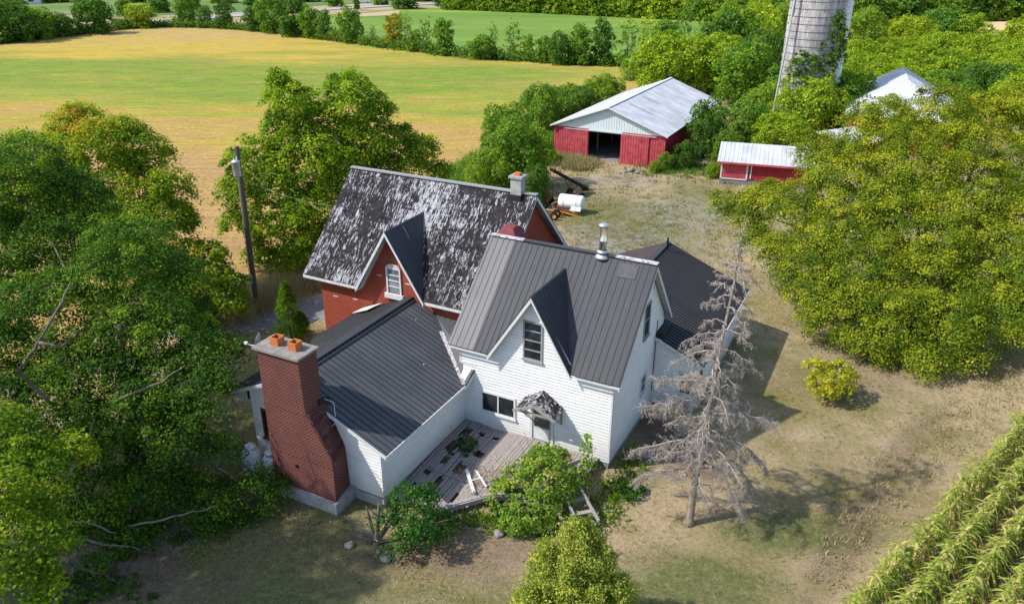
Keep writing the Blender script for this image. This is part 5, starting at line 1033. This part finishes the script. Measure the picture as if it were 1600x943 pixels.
# ------------------------------------------------------------------ dead spruce
def sticks(name, P, Q, r0, r1, material):
    n = len(P); d = unit(Q - P); a = unit(np.cross(d, np.tile([0.3, 0.5, 0.8], (n, 1)))); b = np.cross(d, a); ring = []
    for base, r in ((P, r0), (Q, r1)):
        for k in range(3): t = 2 * math.pi * k / 3; ring.append(base + (a * math.cos(t) + b * math.sin(t)) * r[:, None])
    R6 = np.stack(ring, 1); V = R6[:, [[0, 1, 4, 3], [1, 2, 5, 4], [2, 0, 3, 5]]].reshape(-1, 4, 3)
    return quads_mesh(name, V, np.full(n * 3, .5), material)
ds0 = Vector((7.35, 25.0, 0)); dt = thing('dead_spruce', 'leaning dead bleached spruce with drooping bare twigs beside the white house', 'dead tree', ds0)
tp = [RY(1076, 820, 25.0), RY(1087, 744, 25.3), RY(1100, 678, 25.6), RY(1112, 618, 25.9), RY(1124, 548, 26.2), RY(1148, 439, 26.7), RY(1160, 352, 27.0)]; tp = [p - ds0 for p in tp]; tp[0].z = -.1
mb = MB(); mb.tube([tp[0], tp[0] + (tp[1] - tp[0]) * .12] + tp[1:], [.25, .17, .145, .12, .095, .07, .04, .010], 12); mb.build('trunk', M['deadbark'], dt, True)
def trunk_at(f):
    x = f * (len(tp) - 1); k = min(int(x), len(tp) - 2); return tp[k].lerp(tp[k + 1], x - k)
rg = random.Random(77); SP, SQ, S0, S1 = [], [], [], []; BR = MB()
def twig(p, d, L, r, depth):
    n = 3 if depth else 2; q = p
    for k in range(n):
        d2 = (d + Vector((rg.gauss(0, .28), rg.gauss(0, .28), rg.gauss(-.10, .22)))).normalized(); e = q + d2 * (L / n); SP.append(q[:]); SQ.append(e[:]); S0.append(r * (1 - k / n * .5)); S1.append(r * (1 - (k + 1) / n * .6))
        if depth > 0:
            for _ in range(2):
                sd_ = d2.cross(Vector((rg.gauss(0, 1), rg.gauss(0, 1), rg.gauss(0, 1)))).normalized(); twig(q.lerp(e, rg.random()), (d2 * .5 + sd_ * .8 + Vector((0, 0, -.25))).normalized(), L * rg.uniform(.3, .55), r * .7, depth - 1)
        d = d2; q = e
def dead_branch(f, ph, L, droop, dens=1.0):
    p = trunk_at(f); d = Vector((math.cos(ph), math.sin(ph), rg.uniform(-.1, .35))); n = 8; q = [p]; z = 0
    for k in range(1, n + 1):
        g = k / n; q.append(p + Vector((d.x * L * g, d.y * L * g, d.z * L * g - droop * L * g * g)) + Vector((rg.gauss(0, .05), rg.gauss(0, .05), rg.gauss(0, .04))))
    r0 = .02 + .012 * L * (1 - f * .5); BR.tube(q, [r0 * (1 - .8 * k / n) for k in range(n + 1)], 5)
    m = int(15 * L * dens)
    for _ in range(m):
        g = rg.uniform(.18, 1) ** .8; x = g * n; k = min(int(x), n - 1); w_ = q[k].lerp(q[k + 1], x - k); dir_ = (q[k + 1] - q[k]).normalized(); sd_ = Vector((-dir_.y, dir_.x, 0)) * rg.choice((-1, 1))
        twig(w_, (dir_ * rg.uniform(.2, .8) + sd_ * rg.uniform(.3, .9) + Vector((0, 0, rg.uniform(-.8, .15)))).normalized(), rg.uniform(.3, .75) * (1 - .35 * g) * min(1, L / 1.8), .0075, 2)
for k in range(78):
    f = .14 + .84 * (k / 78) ** .9 + rg.uniform(-.01, .01); ph = k * 2.4 + rg.uniform(-.5, .5); L = (2.35 * (1 - f) ** .6 + .3) * rg.uniform(.6, 1.2)
    if f < .3: L *= rg.uniform(.35, 1.0)
    dead_branch(f, ph, L, rg.uniform(.25, .7), .9)
for f, ph, L, dr_ in ((.20, math.pi + .1, 2.5, .25), (.27, -.1, 2.7, .9), (.24, -.7, 2.2, 1.1), (.33, .1, 3.0, .65), (.30, math.pi - .3, 2.8, .5), (.45, math.pi, 2.6, .3), (.55, math.pi + .2, 2.3, .0), (.42, -.2, 2.6, .3)): dead_branch(f, ph, L, dr_, 1.5)
BR.build('branch', M['deadtwig'], dt)
put_mesh('twigs', sticks('twigs', np.array(SP), np.array(SQ), np.array(S0), np.array(S1), M['deadtwig']), dt)

# ------------------------------------------------------------------ tree kinds copied through the background
def proto(name, R_, H_, n, seed, leaf, dens, per, rc, mat_=L_BG, zc=None, rf=(.32, .52), tone=(.15, .65), nl=6, squash=.85):
    t = thing(name, 'x', 'tree', (0, -500, 0)); rg = random.Random(seed); zc = zc or H_ * .55
    L = auto_lobes(R_, H_ * .5, zc, n, seed, rf, True, squash); L += [(R_ * .55 * math.cos(k * 2.1 + seed), R_ * .55 * math.sin(k * 2.1 + seed), H_ * .16, R_ * .42, R_ * .42, H_ * .2) for k in range(3)]; mb = MB(); tg = [l[:3] for l in L[1:]]; rg.shuffle(tg); limbs(mb, (0, 0, -.2), (0, 0, zc + H_ * .2), .04 * R_ + .1, tg[:nl], rg); mb.build('trunk', M['bark'], t, True)
    put_mesh('crown', crown_mesh('crown', L, mat_, seed=seed, dens=dens, per=per, rc=rc, leaf=leaf, tone=tone, flat=.4), t); return t
NEAR = [proto('leafy_tree', 4.0, 6.2, 12, 101, .26, 2.4, 16, .6, zc=3.6), proto('leafy_tree', 3.6, 7.0, 11, 102, .26, 2.4, 16, .6, zc=4.2), proto('leafy_tree', 4.3, 5.6, 13, 103, .25, 2.5, 16, .6, zc=3.2)]
MID = [proto('leafy_tree', 3.4, 7.8, 10, 111, .42, 1.3, 12, .75, zc=4.6), proto('leafy_tree', 3.0, 9.5, 11, 112, .42, 1.3, 12, .75, zc=5.5), proto('leafy_tree', 3.8, 6.5, 10, 113, .42, 1.3, 12, .75, zc=3.8), proto('leafy_tree', 2.6, 9.0, 12, 114, .36, 1.0, 9, .6, zc=5.6, rf=(.22, .4), tone=(.3, .8))]
FAR = [proto('leafy_tree', 4.0, 11, 11, 121, .75, .7, 10, 1.1, zc=6.4), proto('leafy_tree', 4.6, 9.5, 11, 122, .75, .7, 10, 1.1, zc=5.4), proto('leafy_tree', 3.6, 12.5, 12, 123, .7, .7, 10, 1.0, zc=7.2)]
used = set()
def place_tree(src, loc, label, group, s=1.0, sz=None, color=(1, 1, 1), rz=0.0, name=None):
    if src.name not in used: r = src; kids = list(src.children); used.add(src.name)
    else:
        r = src.copy(); C.objects.link(r); kids = []
        for c in src.children:
            k = c.copy(); C.objects.link(k); k.parent = r; kids.append(k)
    r.location = loc; r.rotation_euler = (0, 0, rz); r.scale = (s, s, sz or s); tag(r, label, 'tree', group)
    for k in kids:
        if k.name.startswith('crown'): k.color = (*color, 1)
    return r
PH = {id(p): h for ps, hs in ((NEAR, (6.8, 7.6, 6.1)), (MID, (8.6, 10.3, 7.2, 10)), (FAR, (12.0, 10.3, 13.6))) for p, h in zip(ps, hs)}
PW = {id(p): h for ps, hs in ((NEAR, (8.2, 7.4, 8.8)), (MID, (6.9, 6.1, 7.7, 5.3)), (FAR, (8.2, 9.4, 7.4))) for p, h in zip(ps, hs)}
DK, MD, LT, YL, OR, CY, OL = (.55, .70, .85), (.9, 1.0, .85), (1.25, 1.15, .9), (1.8, 1.4, .7), (2.0, 1.05, .7), (.75, .9, 1.2), (1.6, 1.35, .7)
CN = {DK: 'dark green', MD: 'mid green', LT: 'light green', YL: 'yellow green', OR: 'orange tinged', CY: 'blue green', OL: 'olive green'}
ORD = ['first', 'second', 'third', 'fourth', 'fifth', 'sixth', 'seventh', 'eighth', 'ninth', 'tenth', 'eleventh', 'twelfth', 'thirteenth', 'fourteenth', 'fifteenth', 'sixteenth', 'seventeenth', 'eighteenth', 'nineteenth', 'twentieth']
def spec_trees(lst, protos, where, group, seed, from_='from the left'):
    rg = random.Random(seed); cnt = {}
    for px, py, wpx, hpx, col in lst:
        p = G(px, py); dist = (p - Vector((0, 0, CAMH))).length; pw = wpx * dist / FPX; ph_ = hpx * dist / FPX / math.cos(math.atan2(CAMH, p.y))
        src = min(protos, key=lambda q: abs((PH[id(q)] / PW[id(q)]) / (ph_ / pw) - 1) + rg.uniform(0, .25)); cnt[col] = cnt.get(col, 0) + 1
        place_tree(src, p, '%s %s tree %s %s' % (ORD[cnt[col] - 1], CN[col], from_, where), group, pw / PW[id(src)], ph_ / PH[id(src)], col, rg.uniform(0, 6.28))
HEDGE = [(18, 66, 60, 52, DK), (60, 61, 50, 40, MD), (100, 57, 36, 30, DK), (150, 53, 50, 46, DK), (190, 45, 22, 14, MD), (222, 44, 38, 32, YL), (292, 41, 34, 44, MD), (322, 43, 22, 30, CY), (352, 45, 28, 46, DK), (400, 49, 34, 34, DK), (428, 52, 44, 56, MD), (462, 57, 52, 62, DK), (488, 60, 34, 46, MD), (508, 62, 26, 42, CY),
         (549, 67, 36, 52, MD), (583, 71, 12, 30, DK), (616, 74, 32, 48, OR), (634, 76, 26, 54, MD), (650, 79, 22, 30, MD), (667, 81, 24, 50, DK), (695, 87, 34, 54, MD), (752, 93, 42, 36, MD), (770, 91, 18, 52, CY), (802, 88, 28, 54, CY), (824, 92, 22, 36, LT), (850, 98, 30, 40, MD), (876, 101, 44, 48, DK), (906, 102, 38, 60, MD), (940, 102, 38, 68, DK), (978, 104, 36, 72, MD), (1008, 103, 34, 78, OL), (1040, 98, 44, 62, MD), (1066, 95, 24, 92, CY), (1092, 90, 24, 62, MD), (1128, 92, 60, 68, DK), (1164, 90, 52, 66, MD), (1195, 95, 40, 75, OL)]
spec_trees(HEDGE, MID, 'in the hedgerow beyond the yellow bean field', 'trees in the hedgerow beyond the bean field', 5)
ROADT = [(20, 16, 34, 14, DK), (140, 22, 36, 26, DK), (195, 26, 20, 22, MD), (250, 20, 28, 22, CY), (300, 14, 26, 18, MD), (400, 14, 30, 18, DK), (437, 16, 26, 22, MD), (523, 10, 26, 16, MD), (558, 16, 10, 20, DK), (596, 8, 24, 12, MD), (632, 14, 40, 22, CY), (690, 10, 24, 18, DK), (712, 12, 30, 20, CY), (480, 3, 40, 16, MD), (350, 5, 40, 14, LT), (90, 4, 40, 12, MD), (215, 4, 36, 12, MD), (660, 2, 36, 14, DK)]
spec_trees(ROADT, FAR, 'along the far road', 'trees along the far road', 6)
rg = random.Random(8); WOOD = []; ROWN = ['front row', 'second row', 'third row', 'fourth row']
for row in range(3):
    x = 700 + row * 9
    while x < 1215:
        f = (x - 725) / 455; y0 = 15 + 22 * f - row * 5.5; WOOD.append((x, y0, rg.uniform(24, 34), rg.uniform(34, 44), rg.choice((YL, MD, LT, LT, CY, OL, YL, YL)), row)); x += rg.uniform(15, 22)
for row in range(3):
    x = 1330 - row * 6
    while x < 1660: WOOD.append((x, (44 if x < 1480 else 33) - row * 6, rg.uniform(30, 44), rg.uniform(40, 52), rg.choice((DK, MD, MD, CY, LT, LT)), row)); x += rg.uniform(18, 26)
cn = {}
for i, (x, y, w_, h_, col, row) in enumerate(WOOD):
    p = G(x, y); dist = p.length; src = FAR[i % 3]; side_ = 'left of the silo' if x < 1215 else 'right of the silo'; k_ = (col, row, side_); cn[k_] = cn.get(k_, 0) + 1
    place_tree(src, p, '%s %s tree from left, %s of far wood %s' % (ORD[cn[k_] - 1], CN[col], ROWN[row], side_), 'trees of the far wood', w_ * dist / FPX / PW[id(src)], h_ * dist / FPX / PH[id(src)], col, rg.uniform(0, 6.28))
# mid right thicket
TH = [(1345, 85, 60, 60, LT), (1385, 78, 50, 40, YL), (1420, 84, 60, 50, YL), (1470, 80, 70, 56, CY), (1500, 82, 60, 50, OL), (1560, 95, 50, 40, YL), (1590, 100, 50, 60, YL), (1640, 100, 60, 60, YL), (1350, 40, 50, 44, MD), (1335, 118, 60, 50, OL), (1395, 108, 70, 40, OL), (1455, 104, 80, 44, OL), (1520, 108, 80, 44, OL), (1575, 125, 70, 48, OL), (1640, 130, 70, 50, OL), (1350, 150, 80, 56, OL), (1420, 140, 80, 48, OL), (1490, 140, 90, 50, OL), (1560, 155, 80, 50, OL), (1530, 168, 80, 58, DK), (1630, 170, 80, 60, OL), (1395, 175, 90, 60, OL), (1470, 172, 80, 50, MD), (1225, 60, 40, 50, LT), (1205, 80, 40, 60, LT), (1180, 60, 50, 50, YL), (1140, 55, 50, 44, LT), (1590, 190, 80, 60, OL)]
spec_trees(TH, NEAR, 'of the thicket right of the silo', 'trees of the thicket around the silo', 9)
BN = [(1040, 150, 110, 90, OL), (1105, 150, 90, 84, OL), (1160, 165, 90, 90, MD), (1185, 140, 70, 80, DK), (1000, 125, 60, 40, MD), (1080, 125, 80, 66, LT), (1130, 120, 80, 56, OL), (1235, 175, 80, 74, MD), (1290, 170, 90, 80, OL), (1200, 200, 80, 66, LT), (1255, 215, 100, 90, OL), (1310, 205, 90, 84, MD), (1165, 225, 70, 66, MD), (1215, 240, 80, 60, OL), (1340, 195, 70, 60, LT)]
spec_trees(BN, NEAR, 'of the clump between barn and silo', 'trees between the barn and the silo', 10)
BF = [(1100, 246, 62, 84, DK), (1068, 262, 40, 40, DK), (1130, 255, 40, 46, MD), (800, 300, 90, 110, MD), (765, 312, 80, 80, LT), (828, 288, 70, 90, LT), (790, 240, 80, 76, MD), (850, 205, 80, 70, MD), (880, 195, 70, 60, MD), (940, 172, 66, 54, LT), (905, 185, 60, 50, DK), (835, 320, 50, 60, DK), (860, 255, 30, 22, OL), (1038, 266, 26, 26, MD), (1022, 270, 18, 18, LT), (1115, 278, 24, 24, LT)]
spec_trees(BF, NEAR, 'crowding the red barn', 'trees and bushes crowding the red barn', 12)
# ivy on the silo
iv = thing('ivy', 'dark green ivy climbing the lower right of the silo', 'ivy', (SX, SY - SR, 0)); Li = [(1.6, -.1, 13.2, .9, .6, 1.5), (2.2, .3, 12.0, 1.2, .7, 1.6), (1.2, -.1, 10.8, 1.3, .6, 1.4), (2.4, .6, 9.8, 1.2, .8, 1.6), (1.0, 0, 8.5, 1.4, .6, 1.6), (1.8, .2, 14.6, .5, .4, .9)]
put_mesh('foliage', crown_mesh('foliage', Li, L_BG, seed=61, dens=3, per=14, rc=.4, leaf=.26, tone=(.1, .5)), iv, (.7, .75, .7))
iv = thing('ivy', 'ivy patch spreading low across the left of the silo', 'ivy', (SX - 1, SY - SR, 0)); Li = [(-1.2, 0, 9.6, 1.1, .5, .9), (-.2, -.1, 9.4, 1.2, .5, .8), (-1.6, .4, 8.2, 1.0, .5, 1.2), (.6, -.1, 8.6, 1.2, .5, 1.2)]
put_mesh('foliage', crown_mesh('foliage', Li, L_BG, seed=62, dens=3, per=14, rc=.4, leaf=.26, tone=(.1, .5)), iv, (.8, .85, .75))

# far house and van by the road
fh = thing('far_house', 'small pale house beyond the far road, at the top left', 'house', G(42, 6), R(20)); mb = MB(); mb.box((-6, -4, 0), (6, 4, 3.2)); mb.build('wall', M['trim'], fh)
mb = MB(); slab_roof(mb, [(-6.5, -4.6, 3), (6.5, -4.6, 3), (6.5, 0, 5.6), (-6.5, 0, 5.6)], AX, .1, rib=0); slab_roof(mb, [(6.5, 4.6, 3), (-6.5, 4.6, 3), (-6.5, 0, 5.6), (6.5, 0, 5.6)], AX, .1, rib=0); mb.build('roof', M['greyframe'], fh)
mb = MB(); mb.box((-4, -4.06, 1), (-2.4, -4, 2.2)); mb.box((1.5, -4.06, 1), (3.4, -4, 2.2)); mb.build('window', M['glass'], fh)
vn = thing('parked_van', 'white van parked beside the far road at the top edge', 'van', G(568, 5), R(8)); mb = MB(); mb.prism([(-3, -1, .4), (3, -1, .4), (3, -1, 1.3), (2.2, -1, 1.5), (1.6, -1, 2.4), (-3, -1, 2.5)], (0, 2, 0)); mb.build('body', M['whitepaint'], vn); mb = MB(); mb.prism([(2.05, -1.02, 1.5), (1.6, -1.02, 2.2), (.6, -1.02, 2.2), (.6, -1.02, 1.5)], (0, 2.04, 0)); mb.build('window', M['glass'], vn)
for x in (-1.9, 1.9):
    for y in (-.95, .95): wheel(vn, Vector((x, y, .4)), .4, .22, (0, 1, 0), 'galv')

# ------------------------------------------------------------------ ground cover (stuff)
rng = np.random.default_rng(5)
def scatter(name, n, region, hgt, wid, material, seed, tone=(.2, .8), spread=.06, per=5, flat=False):
    rng = np.random.default_rng(seed); c = region(rng, n); K = len(c); idx = np.repeat(np.arange(K), per); m = len(idx)
    p = c[idx] + np.concatenate([rng.normal(0, spread, (m, 2)), np.zeros((m, 1))], 1); az = rng.uniform(0, 2 * np.pi, m); h = hgt * rng.uniform(.5, 1.4, m)
    s = np.stack([np.cos(az), np.sin(az), np.zeros(m)], 1) * (wid * rng.uniform(.6, 1.4, m))[:, None]
    ln = np.stack([-np.sin(az), np.cos(az), np.zeros(m)], 1) * (h * rng.uniform(.1, .9, m))[:, None]
    if flat: P = np.stack([p - s, p - ln * .6 + [0, 0, .01], p + s, p + ln * .6 + [0, 0, .02]], 1); P[..., 2] += .01
    else: P = np.stack([p - s * .5, p + s * .5, p + s * .12 + ln + np.stack([0 * h, 0 * h, h], 1), p - s * .12 + ln + np.stack([0 * h, 0 * h, h], 1)], 1)
    t = rng.uniform(*tone, K)[idx] + rng.normal(0, .1, m); return tag(put_mesh(name, quads_mesh(name, P, np.clip(t, 0, 1), material)), kind='stuff')
def box_region(x0, x1, y0, y1, clump=.0, avoid=True):
    def f(rng, n):
        c = np.stack([rng.uniform(x0, x1, n), rng.uniform(y0, y1, n), np.zeros(n)], 1)
        if clump: k = np.sin(c[:, 0] * 1.7 + np.sin(c[:, 1] * .9) * 2) * np.sin(c[:, 1] * 1.3 + np.sin(c[:, 0] * .7) * 2); c = c[k > clump * rng.uniform(-1, 1.2, n)]
        if avoid:
            u = (c[:, 0] - O.x) * A.x + (c[:, 1] - O.y) * A.y; v = (c[:, 0] - O.x) * B.x + (c[:, 1] - O.y) * B.y
            ins = ((u > -14.6) & (u < .05) & (v > -6.9) & (v < 16)) | ((u > -18.2) & (u < 0) & (v > 2.4) & (v < 12)) | ((u > -1) & (u < 2.3) & (v > 5.9) & (v < 16)); c = c[~ins]
        return c
    return f
def seg_region(pts, wd):
    P = np.array([[p[0], p[1]] for p in pts]); L = np.linalg.norm(np.diff(P, axis=0), axis=1); cs = np.cumsum(L) / L.sum()
    def f(rng, n):
        u = rng.random(n); k = np.searchsorted(cs, u); k = np.minimum(k, len(L) - 1); lo = np.where(k > 0, cs[k - 1], 0); g = (u - lo) / (cs[k] - lo); p = P[k] * (1 - g[:, None]) + P[k + 1] * g[:, None]; return np.concatenate([p + rng.normal(0, wd, (n, 2)), np.zeros((n, 1))], 1)
    return f
scatter('lawn_grass', 34000, box_region(-18, 30, 16, 52, .8), .08, .02, L_GRASS, 1, (.15, .7))
scatter('yard_grass', 9000, box_region(0, 26, 52, 86, .9), .16, .05, L_GRASS, 2, (.1, .6), .15)
L_LIT = m_leaf('brown_leaf_litter', [(0, (.07, .04, .03)), (.5, (.22, .13, .08)), (.8, (.40, .28, .18)), (1, (.55, .42, .16))], .1)
scatter('fallen_leaves', 3800, box_region(-18, 28, 17, 46, .5), .055, .03, L_LIT, 3, (.3, 1.0), .4, 1, True)
scatter('leaf_litter', 5200, seg_region([W(-14, -11), W(-7, -8.6), W(-3, -7.2)], 1.5), .055, .03, L_LIT, 4, (.0, 1), .5, 1, True)
scatter('tall_dry_grass', 1500, seg_region([G(330, 500), G(400, 475), G(440, 460), G(500, 430)], .9), .75, .03, L_GRASS, 6, (.55, 1), .16, 9)
scatter('green_weeds', 330, seg_region([(11.4, 22.2), (15.5, 26.5), (20.5, 31), (25, 35.2), (30, 39)], .75), .13, .045, L_GRASS, 7, (.25, .9), .16, 9)
scatter('shrub_weeds', 420, seg_region([W(-4.8, -6.6), W(-2.5, -5.2), W(.8, -4.3), W(1.0, -1), W(.9, 2)], .45), .14, .07, L_MAPLE, 8, (.2, .8), .14, 9)
scatter('barn_weeds', 900, seg_region([G(872, 250), G(905, 258), G(900, 262)], .9), .6, .07, L_GRASS, 9, (.2, .9), .2, 9)
scatter('barn_weeds', 300, seg_region([G(1010, 270), G(1050, 266), G(1090, 268), G(1120, 262), G(1160, 285)], 1.3), .35, .08, L_BG, 10, (.0, .5), .25, 9)
def brush(name, pts, wd, n, r, leaf, seed, material=L_BG, tone=(.05, .6), color=(1, 1, 1), per=12, z=.5):
    rng = np.random.default_rng(seed); c = seg_region(pts, wd)(rng, n); c[:, 2] = rng.uniform(.05, z, n) + np.maximum(0, np.sin(c[:, 0] * .37) * np.sin(c[:, 0] * .11 + 1)) * z * rng.random(n)
    idx = np.repeat(np.arange(n), per); m = len(idx); q = rng.normal(size=(m, 3)) * r * .5; cent = c[idx] + q; cent[:, 2] = np.abs(cent[:, 2]) + .02
    P, t = leaves_from(cent, np.tile([0, -.3, 1.0], (m, 1)), rng.uniform(*tone, n)[idx] + rng.normal(0, .1, m), leaf, rng, .6); return tag(put_mesh(name, quads_mesh(name, P, t, material), color=color), kind='stuff')
brush('hedge_undergrowth', [G(p, q) for p, q in ((-40, 74), (0, 68), (110, 55), (190, 46), (250, 42), (330, 44), (400, 48), (480, 58), (600, 74), (700, 87), (850, 98), (1010, 105), (1100, 100))], 1.0, 2600, 1.1, .55, 11, color=(.8, .8, .8), z=1.3)
brush('wood_edge_brush', [G(p, q) for p, q in ((700, 15), (725, 16), (856, 21), (961, 26), (1040, 30), (1190, 37))], 1.5, 1500, 1.8, .9, 15, z=2.5, color=(1.1, 1, .8))
scatter('field_edge_weeds', 2500, seg_region([G(880, 205), G(830, 225), G(760, 258), G(715, 285), G(700, 300)], 1.2), .7, .1, L_BG, 12, (.1, .7), .4, 8)
# deck debris
def dk_reg(rng, n): return np.array([list(W(-4.4 + rng.normal(0, .75), -3.6 + rng.normal(0, .55), .5)) for _ in range(n)])
scatter('deck_debris', 700, dk_reg, .08, .03, L_LIT, 14, (.2, 1), .25, 1, True)

# corn
def corn():
    rng = np.random.default_rng(9); p0 = np.array([6.6, 14.8]); d = np.array([.745, .667]); nrm = np.array([.667, -.745]); quads = []; tones = []
    for r in range(11):
        L = 40; n = int(L / .2); s = np.arange(n) * .2 + rng.normal(0, .04, n); base = p0 + d * s[:, None] + nrm * (r * 1.1 + rng.normal(0, .08, n))[:, None]; ht = 2.1 * rng.uniform(.78, 1.15, n) * (1 + .1 * np.sin(s * .9 + r * 2) + .07 * np.sin(s * 2.3 + r))
        nl = 13; idx = np.repeat(np.arange(n), nl); m = len(idx); lv = np.tile(np.arange(nl), n) / nl; b = base[idx]; az = rng.uniform(0, 2 * np.pi, m); h0 = (.15 + .85 * lv) * ht[idx]; LL = rng.uniform(.45, .95, m) * (1.05 - .45 * lv); rise = rng.uniform(.15, .6, m) * (.3 + .9 * lv)
        dry = (rng.random(m) < .55 - .5 * lv); rise = np.where(dry, -.25, rise); dx = np.stack([np.cos(az), np.sin(az)], 1); sx = np.stack([-np.sin(az), np.cos(az)], 1)
        tn = np.where(dry, rng.uniform(.78, 1, m), rng.uniform(.1, .6, m) + .38 * lv); wv = .045 * rng.uniform(.7, 1.3, m); prev = None
        for k in range(4):
            g = k / 3; rad = LL * g; z = h0 + rise * LL * g * 1.6 - LL * 1.15 * g * g * (1 - .4 * lv); wk = wv * (1 - .9 * g * g) * (.7 if k == 0 else 1); c = np.concatenate([b + dx * rad[:, None], np.maximum(z, .03)[:, None]], 1); o = np.concatenate([sx * wk[:, None], np.zeros((m, 1))], 1); cur = (c - o, c + o)
            if prev is not None: quads.append(np.stack([prev[0], prev[1], cur[1], cur[0]], 1)); tones.append(tn)
            prev = cur
        # stalk and tassel
        for ang in (0, 1.57):
            o = np.array([math.cos(ang), math.sin(ang), 0]) * .016; lo = np.concatenate([base, np.zeros((n, 1))], 1); hi = np.concatenate([base, ht[:, None] * 1.05], 1); quads.append(np.stack([lo - o, lo + o, hi + o * .5, hi - o * .5], 1)); tones.append(np.full(n, .6))
        for _ in range(5):
            hi = np.concatenate([base, ht[:, None] * 1.02], 1); e = hi + np.stack([rng.normal(0, .09, n), rng.normal(0, .09, n), rng.uniform(.15, .3, n)], 1); o = np.array([.008, .008, 0]); quads.append(np.stack([hi - o, hi + o, e + o, e - o], 1)); tones.append(np.full(n, .97))
    return tag(put_mesh('corn_crop', quads_mesh('corn_crop', np.concatenate(quads), np.concatenate(tones), L_CORN)), kind='stuff')
corn()
